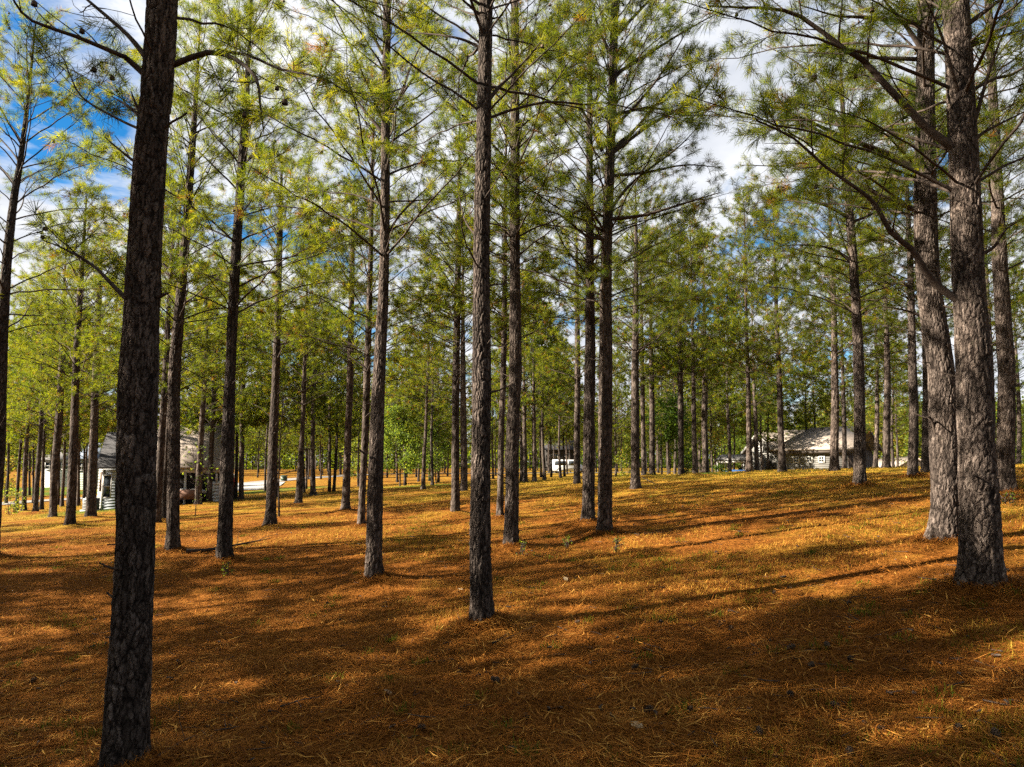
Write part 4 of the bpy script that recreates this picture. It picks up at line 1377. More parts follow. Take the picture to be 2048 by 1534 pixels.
def mat_shingle(name, col):
    m, N, L, P = new_mat(name)
    co = coords(N)
    br = N.new('ShaderNodeTexBrick')
    br.inputs['Scale'].default_value = 3.2
    br.inputs['Mortar Size'].default_value = .012
    col = tuple(c * .62 for c in col)
    br.inputs['Color1'].default_value = (*[c * .82 for c in col], 1)
    br.inputs['Color2'].default_value = (*[c * 1.15 for c in col], 1)
    br.inputs['Mortar'].default_value = (*[c * .5 for c in col], 1)
    L.new(co, br.inputs['Vector'])
    n = noise(N, L, 9, 5, co)
    r = ramp(N, [(.3, (.8, .8, .8)), (.7, (1.15, 1.15, 1.15))])
    L.new(n.outputs['Fac'], r.inputs['Fac'])
    L.new(mixc(N, L, 1.0, br.outputs['Color'], r.outputs[0], 'MULTIPLY'), P.inputs['Base Color'])
    P.inputs['Roughness'].default_value = .95
    P.inputs['Specular IOR Level'].default_value = .15
    return m


M_GREY_SIDING = mat_siding('grey_lap_siding', (.21, .205, .195))
M_SHADED_BROWN_WALL = mat_siding('shaded_brown_wall', (.07, .05, .04))  # dark brown puts the gable end's shade into its colour
M_WHITE_SIDING = mat_siding('white_lap_siding', (.55, .55, .54))
M_BLUE_SIDING = mat_siding('pale_blue_siding', (.36, .40, .44))
M_GREEN_SIDING = mat_siding('pale_green_siding', (.34, .40, .33))
M_TRIM = mat_plain('white_trim', (.62, .61, .59), .6, .04, 6)
M_TAN_ROOF = mat_shingle('tan_shingles', (.40, .34, .295))
M_DARK_ROOF = mat_shingle('charcoal_shingles', (.05, .05, .055))
M_GREY_ROOF = mat_shingle('grey_shingles', (.17, .165, .165))
M_FASCIA = mat_plain('dark_fascia', (.07, .055, .045), .7, .1, 5)
M_SHUTTER = mat_plain('brown_shutter', (.16, .10, .07), .7, .1, 5)
M_PORCH = mat_plain('porch_shade_dark_wall', (.035, .03, .028), .8, .2, 4)  # near-black paints the porch shade; also walls the dark far house
mg, Ng, Lg, Pg = new_mat('window_glass')
Pg.inputs['Base Color'].default_value = (.02, .025, .03, 1); Pg.inputs['Roughness'].default_value = .06
Pg.inputs['Specular IOR Level'].default_value = .7
M_GLASS = mg


class House:
    """local axes: x along the front, y away from the viewer, z up"""
    def __init__(self, name, loc, rz, label):
        self.o = add(name, None, None, loc, (0, 0, rz)); self.o.empty_display_size = .5
        set_props(self.o, label, 'house')

    def wall(self, x0, x1, y0, y1, z0, z1, mat, name='wall', lap=0.0):
        """wall block; lap > 0 adds the siding boards in rows on its faces"""
        w = MB().box(((x0 + x1) / 2, (y0 + y1) / 2, (z0 + z1) / 2), (x1 - x0, y1 - y0, z1 - z0)).build(name, mat, self.o)
        if lap:
            n = int((z1 - z0) / lap)
            me = None
            for k in range(n):
                z = z0 + (k + .5) * (z1 - z0) / n
                tilt = .012
                if me is None:
                    h = (z1 - z0) / n
                    b = MB()
                    for (cx, cy, sx, sy) in (((x0 + x1) / 2, y0 - .008, x1 - x0 + .03, .016), ((x0 + x1) / 2, y1 + .008, x1 - x0 + .03, .016),
                                             (x0 - .008, (y0 + y1) / 2, .016, y1 - y0), (x1 + .008, (y0 + y1) / 2, .016, y1 - y0)):
                        b.box((cx, cy, 0), (sx, sy, h - .014))
                    me = b.mesh('siding_board', mat)
                add('siding_board', me, w, (0, 0, z))
        return w

    def gable(self, x0, x1, y0, y1, z0, zr, mat, along='x', name='gable_wall'):
        """triangular prism wall under a gabled roof, ridge running along the given axis"""
        b = MB()
        if along == 'x':
            ym = (y0 + y1) / 2
            b.poly([(x0, y0, z0), (x0, y1, z0), (x0, ym, zr)], (x1 - x0, 0, 0))
        else:
            xm = (x0 + x1) / 2
            b.poly([(x0, y0, z0), (x1, y0, z0), (xm, y0, zr)], (0, y1 - y0, 0))
        return b.build(name, mat, self.o)

    def roof(self, x0, x1, y0, y1, z0, zr, mat, along='x', hip=0.0, th=.12, name='roof'):
        """two thick slopes (eaves at z0), optional hipped left end"""
        b = MB()
        if along == 'x':
            ym = (y0 + y1) / 2
            b.poly([(x0, y0, z0), (x1, y0, z0), (x1, ym, zr), (x0 + hip, ym, zr)], (0, 0, th))
            b.poly([(x1, y1, z0), (x0, y1, z0), (x0 + hip, ym, zr), (x1, ym, zr)], (0, 0, th))
            if hip: b.poly([(x0, y1, z0), (x0, y0, z0), (x0 + hip, ym, zr)], (0, 0, th))
        else:
            xm = (x0 + x1) / 2
            b.poly([(x0, y1, z0), (x0, y0, z0), (xm, y0, zr), (xm, y1, zr)], (0, 0, th))
            b.poly([(x1, y0, z0), (x1, y1, z0), (xm, y1, zr), (xm, y0, zr)], (0, 0, th))
        return b.build(name, mat, self.o)

    def part(self, name, mat, c, s, parent=None):
        return MB().box(c, s).build(name, mat, parent or self.o)

    def window(self, x, y, z, w, h, panes=(2, 2), side='front', frame=.1, mat=None):
        mat = mat or M_TRIM
        b = MB()
        for sx in (-1, 1): b.box((sx * (w / 2 + frame / 2), 0, 0), (frame, .08, h + 2 * frame))
        for sz in (-1, 1): b.box((0, 0, sz * (h / 2 + frame / 2)), (w, .08, frame))
        rot = (0, 0, 0) if side == 'front' else (0, 0, math.pi / 2)
        f = b.build('window', mat, self.o, loc=(x, y, z), rot=rot)
        mb = MB()
        for k in range(1, panes[0]): mb.box((-w / 2 + w * k / panes[0], .005, 0), (.035, .05, h))
        for k in range(1, panes[1]): mb.box((0, .007, -h / 2 + h * k / panes[1]), (w, .045, .035))
        mb.build('muntins', mat, f)
        MB().box((0, .02, 0), (w, .01, h)).build('pane', M_GLASS, f)
        return f


# the grey house on the right: eave wall towards the viewer's left, brown gable end, coloured dark for its shade, on its right
GD = 66.0
gl = at(1541, 930, GD); gr = at(1692, 930, GD - 5)
ang = math.atan2(gr[1] - gl[1], gr[0] - gl[0])
hz = float(gz(gl[0], gl[1])) - .4
gw = math.hypot(gr[0] - gl[0], gr[1] - gl[1])
eave = at(1600, 902, GD)[2] - hz; ridge = at(1640, 859, GD + 2)[2] - hz
H1 = House('grey_house', (gl[0], gl[1], hz), ang, 'grey sided house with tan shingle roof and three small square windows behind the rise')
DEP = 6.2
H1.wall(.5, gw, .4, DEP - .4, -.6, eave - .02, M_GREY_SIDING, lap=.17)
H1.gable(gw - .25, gw - .01, .4, DEP - .4, eave - .02, ridge - .30, M_SHADED_BROWN_WALL)
bw = H1.part('gable_end_wall', M_SHADED_BROWN_WALL, (gw + .05, DEP / 2, eave / 2 - .3), (.06, DEP - .8, eave + .56))
for k in range(12):
    add('wall_batten', bpy.data.meshes.get('wall_batten') or MB().box((0, 0, 0), (.03, .05, eave + .5)).mesh('wall_batten', M_SHADED_BROWN_WALL), bw, (gw + .095, .6 + k * (DEP - 1.2) / 11, eave / 2 - .3))
rf = H1.roof(0, gw + .75, -.1, DEP + .1, eave, ridge, M_TAN_ROOF, hip=2.6)
H1.part('fascia', M_FASCIA, ((gw + .8) / 2, -.02, eave - .13), (gw + .6, .10, .24))
rk = MB()
ym = DEP / 2
for s, y0 in ((1, -.1), (-1, DEP + .1)):
    rk.poly([(gw + .76, y0, eave - .16), (gw + .76, y0, eave + .10), (gw + .76, ym, ridge + .10), (gw + .76, ym, ridge - .16)], (.06, 0, 0))
rk.build('rake_board', M_FASCIA, H1.o)
for px in (1592, 1619, 1643):
    q = at(px, 918, GD - 2)
    xx = (px - 1541) / (1692 - 1541) * gw
    H1.window(xx, .355, at(px, 919, GD - 2)[2] - hz, .40, .40)
H1.part('corner_trim', M_TRIM, (.5, .37, eave / 2 - .3), (.09, .05, eave + .5))
H1.part('downspout', M_TRIM, (gw * .90, -.09, eave - .25), (.06, .06, .5))
# gabled wing on the left
wx0, wx1 = -(1545 - 1458) / (1692 - 1541) * gw, -.1
wr = at(1494, 864, GD + 1)[2] - hz
we = eave - .15
H1.wall(wx0 + .5, wx1 + 1.6, 2.0, 8.0, -.6, we, M_GREY_SIDING, 'wing_wall', lap=.17)
xm_ = (wx0 + wx1) / 2 - .2
H1.gable(wx0 + .35, wx1 - .55, 2.0, 2.2, we, wr - .25, M_GREY_SIDING, 'y', 'wing_gable')
H1.roof(wx0, wx1 - .2, 1.7, 9, we - .12, wr, M_TAN_ROOF, 'y', name='wing_roof')
H1.roof(wx0 + 2.2, 3.4, 3.2, 9.2, we + .1, at(1560, 862, GD + 5)[2] - hz, M_TAN_ROOF, 'x', name='back_roof')
for s in (-1, 1):
    xe = wx0 if s < 0 else wx1 - .2
    xc = (wx0 + wx1 - .2) / 2
    MB().poly([(xe, 1.62, we - .30), (xe, 1.62, we - .02), (xc, 1.62, wr + .12), (xc, 1.62, wr - .16)], (0, .06, 0)).build('rake_board', M_TRIM, H1.o)
H1.window((wx0 + wx1) / 2, 1.95, we + .35, .45, .4)
H1.roof(wx0 - 1.7, wx0 + 1.5, -.2, 2.0, we - .75, we - .25, M_GREY_ROOF, 'x', name='porch_roof')
H1.part('porch_beam', M_TRIM, (wx0 - .1, -.1, we - .86), (3.0, .1, .18))
for k in range(3): H1.part('porch_post', M_TRIM, (wx0 - 1.5 + k * 1.4, -.1, (we - .95) / 2 - .3), (.12, .12, we - .95 + .6))
H1.part('porch_shade_wall', M_PORCH, (wx0 + .2, 1.9, 1.0), (1.2, .1, 1.8))  # near-black panel stands in for the shade under the porch
MB().poly([(wx1 - .9, .2, we - .75), (wx1 - .9, .2, we - .55), (wx1 - 1.9, .2, we + .2), (wx1 - 1.9, .2, we)], (0, .06, 0)).build('rake_board', M_TRIM, H1.o)
MB().poly([(wx1 - 1.0, .25, -.5), (wx1 - 2.9, .25, -.5), (wx1 - 2.9, .25, we - .7), (wx1 - 1.95, .25, we + .1), (wx1 - 1.0, .25, we - .7)], (0, 1.7, 0)).build('entry_gable', M_GREY_SIDING, H1.o)

# the white house on the left, turned so that only its front and left end show
LD = 40.0
a = at(199, 1004, LD); HR = R(21.0)
hz = float(gz(*gp(330, 1000, 44))) - .15
cr_, sr_ = math.cos(HR), math.sin(HR)


def fx(px, back=0.0):
    """local x on the front line (moved back by so much) seen at a pixel column"""
    d = ray(px, 930); k = d[0] / d[1]
    ax, ay = a[0] - sr_ * back, a[1] + cr_ * back
    return (k * ay - ax) / (cr_ - k * sr_)


def fz(py, px, back=0.0):
    s = fx(px, back)
    return at_y(px, py, a[1] + cr_ * back + s * sr_)[2] - hz


H2 = House('white_house', (a[0], a[1], hz), HR, 'white sided house with dark and tan roofs partly hidden by the foremost left pine')
e2 = fz(937, 212)
H2.wall(fx(199, .9), fx(290), .9, 6, -.8, e2, M_WHITE_SIDING, lap=.16)
H2.wall(fx(208), fx(262), 0, .85, -.8, e2 - .05, M_BLUE_SIDING, 'bay_wall', lap=.16)
H2.roof(fx(194), fx(285), -.35, 5.6, e2 - .02, fz(868, 225, 2.8), M_DARK_ROOF, 'x', name='dark_roof')
H2.part('shutter', M_SHUTTER, (fx(205.5, .9), .86, e2 - .75), (.2, .06, 1.1))
H2.window(fx(217.5), -.05, e2 - 1.0, .34, 1.2, (1, 2), frame=.05)
H2.part('corner_trim', M_TRIM, (fx(207.7), -.02, e2 / 2 - .4), (.08, .08, e2 + .7))
e3 = fz(938, 400)
H2.roof(fx(300), fx(447), -.3, 8.5, e3, fz(850, 400, 4.0), M_TAN_ROOF, 'x', name='tan_roof')
H2.part('porch_beam', M_TRIM, ((fx(330) + fx(445)) / 2, .0, e3 - .1), (fx(445) - fx(330), .12, .24))
H2.wall(fx(290), fx(440), 2.6, 7.5, -.8, e3, M_PORCH, 'porch_shade_wall')  # near-black block paints the deep shade within the porch
zs2 = fz(964, 430)
H2.wall(fx(424), fx(440), .1, 2.5, -.9, zs2, M_WHITE_SIDING, 'porch_skirt', lap=.2)
H2.part('porch_post', M_TRIM, (fx(434.5), .1, (e3 + zs2) / 2 - .1), (.13, .13, e3 - zs2 - .2))
H2.part('porch_post', M_TRIM, (fx(372), .1, (e3 - .9) / 2 - .1), (.13, .13, e3 + .7))
H2.part('porch_step', M_WHITE_SIDING, (fx(369), -.5, fz(985, 369)), (.35, .8, .5))
H2.part('porch_step', mat_plain('porch_bricks', (.19, .10, .07), .9, .2, 6), (fx(382), -.6, fz(986, 382) - .05), (1.0, .8, .55))
H2.part('porch_floor', M_WHITE_SIDING, ((fx(345) + fx(423)) / 2, 1.2, fz(980, 390) - .1), (fx(423) - fx(345), 2.4, .18))
ac = at(203.5, 1000, LD)
acr = add('air_conditioner', None, None, (ac[0], ac[1] - 1.0, float(gz(ac[0], ac[1] - 1.0)))); set_props(acr, 'dark air conditioning unit on the ground at the corner of the white house', 'air conditioner')
MB().box((0, 0, .38), (.60, .60, .62)).build('casing', mat_plain('ac_metal', (.10, .10, .10), .6, .15, 6), acr)
MB().box((0, 0, .03), (.75, .75, .10)).build('base_slab', M_CONCRETE, acr)
for k in range(7): add('louvre', bpy.data.meshes.get('louvre') or MB().box((0, 0, 0), (.54, .02, .03)).mesh('louvre', mat_plain('ac_louvre', (.2, .2, .2), .5)), acr, (0, -.315, .14 + k * .08))


def far_house(name, px0, px1, ye, yr, yb, t, wall, roof, label, along='x', dep=7.0, wins=()):
    q = at((px0 + px1) / 2, yb, t); z0 = float(gz(q[0], q[1])) - .2
    h = House(name, (q[0], q[1], z0), 0, label)
    w = (px1 - px0) * t / FPX
    ez = at(0, ye, t)[2] - z0; rz = at(0, yr, t)[2] - z0
    h.wall(-w / 2, w / 2, 0, dep, -.5, ez, wall, lap=.2)
    h.roof(-w / 2 - .4, w / 2 + .4, -.4, dep + .4, ez - .03, rz, roof, along)
    h.gable(-w / 2 + .01, w / 2 - .01, .01, dep - .01, ez - .03, rz - .2, wall, along)
    for (px, y0, y1, ww) in wins:
        h.window((px - (px0 + px1) / 2) * t / FPX, -.05, (at(0, y0, t)[2] + at(0, y1, t)[2]) / 2 - z0, ww, (y1 - y0) * t / FPX, (2, 2), frame=.08)
    return h


h3 = far_house('green_house', 150, 197, 918, 886, 952, 86, M_GREEN_SIDING, mat_shingle('blue_grey_shingles', (.16, .20, .27)), 'pale green house with blue grey roof far behind the left pines', wins=[(163, 925, 940, .9), (185, 925, 940, .9)])
h4 = far_house('porch_house', 84, 136, 920, 896, 962, 92, M_WHITE_SIDING, M_GREY_ROOF, 'white house with dark porch openings far left behind thin pines', wins=[(98, 925, 938, 1.1), (112, 925, 938, 1.1), (126, 925, 938, 1.1)])
h5 = far_house('dark_house', 1092, 1152, 900, 880, 930, 138, M_PORCH, M_DARK_ROOF, 'dark far house between the half sunlit pine and the twin pines', wins=[(1110, 908, 918, 1.0), (1132, 908, 918, 1.0)])
h6 = far_house('tan_house', 1796, 1862, 936, 914, 950, 88, mat_siding('cream_siding', (.62, .55, .46)), M_TAN_ROOF, 'cream house with white rakes far right behind the dark midground pine', 'y', wins=[(1820, 940, 948, .5)])

# ------------------------------------------------------------------ vehicles, utility box, sign
M_VAN = mat_plain('white_car_paint', (.75, .76, .78), .3, .03, 4, spec=.5)
M_BLUEP = mat_plain('blue_car_paint', (.03, .12, .35), .3, .05, 4, spec=.5)
M_TYRE = mat_plain('tyre_rubber', (.02, .02, .02), .9, .2, 9)
M_RIM = mat_plain('wheel_rim', (.35, .35, .36), .4, .1, 9, metal=.7)


def car(name, loc, rz, mat, prof, win, W, wheels, label, cat, scale=1.0):
    root = add(name, None, None, loc, (0, 0, rz), scale); set_props(root, label, cat)
    MB().poly([(x, -W / 2, z) for x, z in prof], (0, W, 0)).build('body', mat, root)
    for pts in win:
        for s in (-1, 1):
            MB().poly([(x, s * (W / 2 + .004), z) for x, z in pts], (0, s * .012, 0)).build('side_window', M_GLASS, root)
    th = np.linspace(0, 2 * math.pi, 17)[:-1]
    for x in wheels:
        for s in (-1, 1):
            wh = add('wheel', None, root, (x, s * (W / 2 - .06), .36))
            MB().poly([(.36 * math.cos(t), -.12, .36 * math.sin(t)) for t in th], (0, .24, 0)).build('tyre', M_TYRE, wh)
            MB().poly([(.21 * math.cos(t), -.135, .21 * math.sin(t)) for t in th], (0, .27, 0)).build('rim', M_RIM, wh)
    return root


q = on_ground(1136, 951, 104)
van = car('parked_van', (q[0], q[1], q[2] + .05), R(8), M_VAN,
          [(-2.4, .35), (2.5, .35), (2.55, .95), (1.9, 1.12), (1.2, 1.85), (.9, 1.98), (-2.2, 1.98), (-2.45, 1.6)],
          [[(1.0, 1.15), (1.55, 1.15), (1.05, 1.75), (.95, 1.75)], [(-.1, 1.15), (.85, 1.15), (.85, 1.78), (-.1, 1.78)], [(-2.2, 1.15), (-.3, 1.15), (-.3, 1.78), (-2.1, 1.78)]],
          1.85, (-1.5, 1.6), 'white van parked on the road beyond the pines left of the twin pines', 'van')
q = on_ground(1481, 937, 63)
car('parked_car', (q[0], q[1], q[2] - .05), R(15), M_BLUEP,
    [(-2.1, .3), (2.2, .3), (2.25, .7), (1.2, .92), (.5, 1.38), (-1.0, 1.42), (-1.8, 1.0), (-2.15, .9)],
    [[(-.9, .95), (.0, .95), (.0, 1.3), (-.8, 1.3)], [(.1, .95), (.95, .95), (.45, 1.28), (.1, 1.3)]], 1.7, (-1.35, 1.4),
    'blue car whose roof shows over the rise by the grey house porch', 'car')
q = on_ground(568, 957, 92)
ub = add('utility_box', None, None, q); set_props(ub, 'green utility box on the grass beside the white driveway', 'utility box')
M_UB = mat_plain('green_metal', (.035, .07, .035), .5, .1, 5)
MB().box((0, 0, .30), (.68, .6, .56)).build('cabinet', M_UB, ub)
MB().poly([(-.37, -.34, .585), (.37, -.34, .585), (.37, .34, .66), (-.37, .34, .66)], (0, 0, .05)).build('lid', M_UB, ub)
MB().box((0, 0, .0), (.85, .8, .12)).build('base_slab', M_CONCRETE, ub)
q = on_ground(467, 967, 62)
sg = add('yard_sign', None, None, q); set_props(sg, 'red and white board standing left of the white driveway behind the slender dark pine', 'sign')
MB().box((0, 0, .95), (.42, .04, .95)).build('red_panel', mat_plain('red_paint', (.45, .03, .03), .5, .05, 5), sg)
MB().box((0, 0, 1.60), (.42, .05, .30)).build('white_panel', M_TRIM, sg)
for s in (-1, 1): MB().box((s * .16, .05, .5), (.05, .05, 1.1)).build('post', M_TRIM, sg)

# ------------------------------------------------------------------ things lying on the straw
def fallen(name, pts, w0, label, live=0.0, seed=1, lift=.03, sides=6, dense=.35):
    rs = np.random.RandomState(seed)
    P = []
    for px, py in pts:
        h = hit_ground(px, py)
        P.append(h[0] + [0, 0, lift])
    P = np.array(P)
    o0 = P[0].copy()
    ax = smooth_line(P - o0, 12)
    r = w0 / FPX * np.hypot(o0[0], o0[1]) / 2
    W, _, _ = limb_geometry(ax, r, rs, live=0, sides=sides, dense=dense, first=.25)
    root = add(name, wood_mesh(name, W), None, o0)
    set_props(root, label, 'branch')


fallen('fallen_branch', [(372, 1108), (410, 1106), (455, 1098), (500, 1090), (540, 1082)], 8, 'long dark fallen branch between two dark pines on the left', seed=4, lift=.06)
fallen('fallen_branch', [(296, 1533), (330, 1512), (362, 1492), (392, 1478)], 7, 'short fallen stick at the foot of the foremost left pine', seed=5)
fallen('fallen_branch', [(1286, 962), (1300, 970), (1308, 976)], 2, 'thin pale stick leaning in the straw right of the pine on the mound', seed=6, lift=.15)
fallen('fallen_branch', [(985, 1292), (1002, 1284), (1016, 1272)], 5, 'curved bark strip at the right foot of the foremost centre pine', seed=7, dense=.1)
fallen('fallen_branch', [(1620, 1388), (1665, 1386), (1700, 1380)], 3, 'thin twig lying in the straw below the sunlit patch at right', seed=8, dense=.2)
fallen('fallen_branch', [(560, 1420), (610, 1405), (640, 1402)], 3, 'thin dark twig in the shaded straw at lower left of centre', seed=9, dense=.2)


def cone_mesh(seed):
    rs = np.random.RandomState(seed)
    b = MB()
    b.tube(np.array([[0, 0, -.045], [0, 0, 0], [0, 0, .05]]), [.012, .02, .006], 6)
    n = 58
    for k in range(n):
        f = k / n
        z = -.045 + .095 * f
        R0 = .041 * math.sin(math.pi * min(.97, .18 + .8 * f)) ** .8 + .004
        a = k * 2.39996
        d = np.array([math.cos(a), math.sin(a), 0]); s = np.array([-math.sin(a), math.cos(a), 0])
        up = np.array([0, 0, 1.])
        root = up * z + d * .008
        tip = up * (z + .012 + .02 * f) + d * R0
        w = .011
        b.raw([root - s * w * .4, root + s * w * .4, tip + s * w, tip - s * w, tip + d * .003 + up * .006, tip - up * .006], [[0, 1, 2, 3], [3, 2, 4, 4], [3, 5, 2, 2]][:1])
        b.raw([tip + s * w, tip - s * w, tip + d * .002 + up * .007, tip - up * .007 + d * .001], [[0, 2, 1], [0, 1, 3]])
    return b.mesh('pine_cone', M_CONE)


CONES = [cone_mesh(i) for i in range(3)]
CONE_AT = [(1673, 1420, 'dark open pine cone below the sunlit patch at lower right'), (1580, 1395, 'pine cone left of the dark open cone below the sunlit patch'), (1656, 1298, 'pine cone at the upper edge of the sunlit patch at lower right'),
           (1622, 1337, 'pale pine cone lying within the sunlit patch at lower right'), (1702, 1325, 'pine cone at the right end of the sunlit patch at lower right'), (1580, 1302, 'pine cone left of the cone at the upper edge of the sunlit patch'),
           (1549, 1189, 'pine cone in shaded straw above the right sunlit patches'), (1994, 1480, 'large dark pine cone in the bottom right corner'), (1918, 1465, 'small dark pine cone left of the bottom right corner one'),
           (1520, 1472, 'dark pine cone near the bottom edge left of lower right'), (1765, 1470, 'pine cone in dark straw near the bottom edge at right'), (1700, 1518, 'pine cone at the bottom edge below the sunlit patch'),
           (1268, 1342, 'pale pine cone in a lit straw spot below the centre'), (1300, 1428, 'round dark pine cone low in the centre right straw'), (1382, 1425, 'pine cone right of the round dark one low in the centre right'),
           (1051, 1440, 'pine cone in the straw near the bottom centre'), (996, 1368, 'dark pine cone right of bottom centre in green tufts'), (1154, 1250, 'pine cone in shade right of the foremost centre pine'),
           (1322, 1248, 'pine cone far right of the foremost centre pine in shade'), (1440, 1258, 'leftmost of two neighbouring cones above the right sunlit patch'), (1462, 1262, 'rightmost of two neighbouring cones above the right sunlit patch'),
           (357, 1330, 'dark pine cone right of the foremost left pine in shaded straw'), (64, 1368, 'dark pine cone left of the foremost left pine'), (846, 1462, 'pine cone near the bottom edge left of centre'),
           (655, 1210, 'dark pine cone below the dark pine left of centre'), (600, 1168, 'pine cone in the sunlit band left of centre'), (635, 1150, 'small pine cone in the sunlit band beside the dark pine left of centre'),
           (992, 1366, 'half hidden pine cone beside the green tuft near bottom centre'), (1432, 1108, 'dark cone in the sunlit band right of the twin pines'), (1365, 1015, 'dark cone in striped light right of the twin pines'),
           (1395, 1012, 'small dark cone right of another in striped light'), (1540, 990, 'dark cone in the grass below the grey house')]
for k, (px, py, lb) in enumerate(CONE_AT):
    h = hit_ground(px, py)
    rs = np.random.RandomState(k)
    o = add('pine_cone', CONES[k % 3], None, h[0] + [0, 0, .03], (rs.uniform(.9, 1.9), rs.uniform(-.4, .4), rs.uniform(0, 6.28)), rs.uniform(.5, .72))
    set_props(o, lb, 'pine cone', 'pine cones lying on the straw')

# pale dead leaves here and there
M_DEADLEAF = mat_plain('dead_leaf', (.45, .33, .20), .8, .25, 30)
lv = np_mesh('dead_leaf', [[0, -.05, 0], [.03, -.01, .012], [.022, .03, .006], [0, .06, .01], [-.022, .03, .012], [-.03, -.01, .004], [0, 0, -.004]],
             np.array([[6, 0, 1], [6, 1, 2], [6, 2, 3], [6, 3, 4], [6, 4, 5], [6, 5, 0]]), M_DEADLEAF)
for k, (px, py, lb) in enumerate([(1150, 1120, 'pale dead leaf below the twin pines'), (1132, 1163, 'grey dead leaf in shade below the twin pines'), (1660, 1492, 'pale dead leaf at the bottom edge right of centre'), (1272, 1460, 'small tan dead leaf low in the centre'),
                                  (905, 1310, 'tan bark flake left of the foremost centre pine'), (775, 1392, 'pale dead leaf low left of centre'), (920, 1183, 'small tan leaf left of the foremost centre pine in shade'), (208, 1138, 'pale leaf in straw left of the foremost left pine'),
                                  (1330, 1105, 'orange dead leaf right of the twin pines'), (1720, 1100, 'pale leaf in the sunlit band before the pale sunlit pine')]):
    h = hit_ground(px, py)
    o = add('dead_leaf', lv, None, h[0] + [0, 0, .03], (random.uniform(-.4, .4), random.uniform(-.4, .4), random.uniform(0, 6)), random.uniform(.8, 1.3))
    set_props(o, lb, 'leaf', 'dead leaves on the straw')


# ------------------------------------------------------------------ pine straw and grass cover
def scatter(n, r0, r1, half, seed, power=1.0):
    rs = np.random.RandomState(seed)
    u = rs.rand(n)
    r = r0 * (r1 / r0) ** (u ** power)
    a = rs.uniform(-half, half, n)
    return r * np.sin(a), r * np.cos(a), r, rs


def straw_cover():
    x, y, r, rs = scatter(400000, 3.0, 30.0, R(46), 90, .85)
    clump = fbm(x / .42, y / .42, 21, 3)
    z = gz(x, y) + rs.rand(len(x)) ** 2 * .035 + .14 * np.clip(clump - .42, 0, 1)
    flow = vnoise(x / .8, y / .8, 22) * 9
    a = np.where(rs.rand(len(x)) < .55, flow + rs.normal(0, .6, len(x)), rs.uniform(0, 6.28, len(x)))
    e = rs.normal(.05, .20, len(x)); e = np.where(rs.rand(len(x)) < .06, rs.uniform(.4, 1.1, len(x)), e)
    L = rs.uniform(.09, .19, len(x)); w = .0028 + .00042 * r
    bold = rs.rand(len(x)) < .15 * np.clip(1.25 - r / 11, .06, 1)
    L = np.where(bold, rs.uniform(.16, .26, len(x)), L); w = np.where(bold, w * 1.75, w); z = np.where(bold, z + .012, z)
    d = np.stack([np.cos(a) * np.cos(e), np.sin(a) * np.cos(e), np.sin(e)], 1)
    s = np.stack([-np.sin(a), np.cos(a), rs.normal(0, .25, len(x))], 1)
    c = np.stack([x, y, z], 1)
    bend = np.stack([np.sin(a), -np.cos(a), np.zeros(len(x))], 1) * (rs.normal(0, .10, len(x)) * L)[:, None]
    V = np.stack([c - d * L[:, None] / 2, c + s * w[:, None] / 2 + bend, c + d * L[:, None] / 2, c - s * w[:, None] / 2 + bend], 1)
    t = np.clip(rs.beta(2, 2, len(x)) * .8 + .5 * (fbm(x / 1.6, y / 1.6, 31, 3) - .4) + np.where(bold, rs.choice([-.25, .3], len(x)), 0), 0, 1)
    o = add('pine_straw', np_mesh('pine_straw', V.reshape(-1, 3), np.arange(len(x) * 4).reshape(-1, 4), M_STRAW, {'tint': np.repeat(t, 4)}))
    set_props(o, 'rust coloured pine straw covering the forest floor', 'pine straw', kind='stuff')


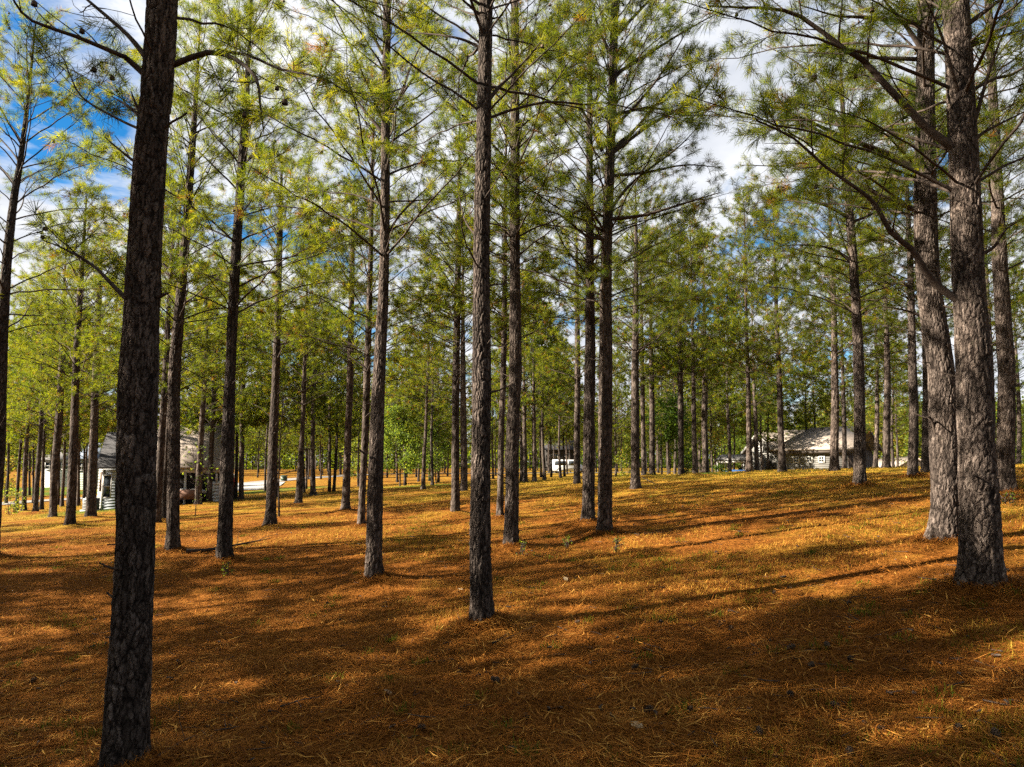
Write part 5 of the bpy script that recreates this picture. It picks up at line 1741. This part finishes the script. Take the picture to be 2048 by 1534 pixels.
def grass_cover():
    x, y, r, rs = scatter(520000, 3.0, 70.0, R(46), 91, .8)
    den = fbm(x / 2.3, y / 2.3, 41, 4) + .16 * np.clip((r - 8) / 20, 0, 1.4) + .05 * np.clip(x / 8, -1, 1)
    clump = fbm(x / .25, y / .25, 43, 2)
    keep = (den + .25 * (clump - .4)) > .56 + .12 * rs.rand(len(x))
    x, y, r, den = x[keep], y[keep], r[keep], den[keep]
    n = len(x)
    z = gz(x, y)
    a = rs.uniform(0, 6.28, n); e = rs.uniform(.15, 1.25, n)
    L = rs.uniform(.04, .10, n) * (1 + .010 * r); w = .003 + .00045 * r
    d = np.stack([np.cos(a) * np.cos(e), np.sin(a) * np.cos(e), np.sin(e)], 1)
    s = np.stack([-np.sin(a), np.cos(a), np.zeros(n)], 1)
    c = np.stack([x, y, z], 1)
    mid = c + d * (L * .55)[:, None]
    tip = c + d * L[:, None]; tip[:, 2] -= L * .25 * np.cos(e)
    V = np.stack([c - s * w[:, None] / 2, c + s * w[:, None] / 2, tip], 1)
    green = np.clip(.72 - 1.5 * (fbm(x / 1.3, y / 1.3, 44, 3) - .36) + rs.normal(0, .16, n), 0, 1)
    o = add('grass', np_mesh('grass', V.reshape(-1, 3), np.arange(n * 3).reshape(-1, 3), M_GRASS, {'tint': np.repeat(green, 3)}))
    set_props(o, 'short tan and green grass growing through the straw', 'grass', kind='stuff')
    # greener tufts
    rs = np.random.RandomState(92)
    tx, ty, tr, _ = scatter(260, 3.5, 24, R(44), 93, .9)
    m = 34
    x = np.repeat(tx, m) + rs.normal(0, .06, 260 * m); y = np.repeat(ty, m) + rs.normal(0, .06, 260 * m)
    n = len(x); r = np.hypot(x, y)
    a = rs.uniform(0, 6.28, n); e = rs.uniform(.35, 1.4, n); L = rs.uniform(.05, .14, n)
    d = np.stack([np.cos(a) * np.cos(e), np.sin(a) * np.cos(e), np.sin(e)], 1); s = np.stack([-np.sin(a), np.cos(a), np.zeros(n)], 1)
    c = np.stack([x, y, gz(x, y)], 1); w = (.004 + .0004 * r)[:, None]
    tip = c + d * L[:, None]; tip[:, 2] -= L * .35
    mid = c + d * (L * .6)[:, None]
    V = np.stack([c - s * w / 2, c + s * w / 2, mid + s * w / 2, tip, mid - s * w / 2], 1)
    i = np.arange(n)[:, None] * 5
    F = [np.c_[i, i + 1, i + 2, i + 4], np.c_[i + 4, i + 2, i + 3]]
    t = np.clip(rs.normal(.22, .14, n), 0, 1)
    o = add('grass_tufts', np_mesh('grass_tufts', V.reshape(-1, 3), F, M_GRASS, {'tint': np.repeat(t, 5)}))
    set_props(o, 'scattered green grass tufts in the straw', 'grass', kind='stuff')


def litter():
    """straw drifted against the trunks, twigs and bark flakes"""
    rs = np.random.RandomState(95)
    X, Y, E, L, W_, T, A = [], [], [], [], [], [], []
    for (pos, t), p in zip(BASES, PINES):
        if t > 22: continue
        n = int(2600 * min(1, 9 / t))
        a = rs.uniform(0, 6.28, n); q = p[4] / 2 * 1.25 + np.abs(rs.normal(0, .20, n))
        X.append(pos[0] + q * np.cos(a)); Y.append(pos[1] + q * np.sin(a))
        E.append(rs.uniform(.1, .9, n) * np.exp(-(q - p[4] / 2) / .3)); A.append(a + math.pi + rs.normal(0, .9, n))
        L.append(rs.uniform(.10, .2, n)); W_.append(np.full(n, .003 + .0004 * t)); T.append(np.clip(rs.normal(.42, .22, n), 0, 1))
    x, y, e, l, w, t, a = [np.concatenate(v) for v in (X, Y, E, L, W_, T, A)]
    n = len(x)
    d = np.stack([np.cos(a) * np.cos(e), np.sin(a) * np.cos(e), np.sin(e)], 1); s = np.stack([-np.sin(a), np.cos(a), rs.normal(0, .2, n)], 1)
    c = np.stack([x, y, gz(x, y) + .03 * rs.rand(n)], 1)
    V = np.stack([c, c + d * (l * .5)[:, None] + s * w[:, None] / 2, c + d * l[:, None], c + d * (l * .5)[:, None] - s * w[:, None] / 2], 1)
    o = add('drifted_straw', np_mesh('drifted_straw', V.reshape(-1, 3), np.arange(n * 4).reshape(-1, 4), M_STRAW, {'tint': np.repeat(t, 4)}))
    set_props(o, 'pine straw drifted against the feet of the near pines', 'pine straw', kind='stuff')
    x, y, r, rs = scatter(1500, 3.2, 24, R(45), 96, .9)
    Wd = Wood()
    for k in range(1500):
        a = rs.uniform(0, 6.28); l = rs.uniform(.03, .26) ** 1.0; z = float(gz(x[k], y[k])) + .022
        d = np.array([math.cos(a), math.sin(a), rs.normal(0, .10)])
        c = np.array([x[k], y[k], z])
        th = rs.uniform(.003, .007) if k % 3 else rs.uniform(.008, .016)
        l = l if k % 3 else l * .35
        Wd.tube(np.array([c, c + d * l * .5 + rs.normal(0, .01, 3) * [1, 1, .3], c + d * l]), th, th * .6, 4)
    o = add('twig_litter', wood_mesh('twig_litter', Wd))
    set_props(o, 'small twigs and bark bits strewn over the straw', 'litter', kind='stuff')


straw_cover()
grass_cover()
litter()
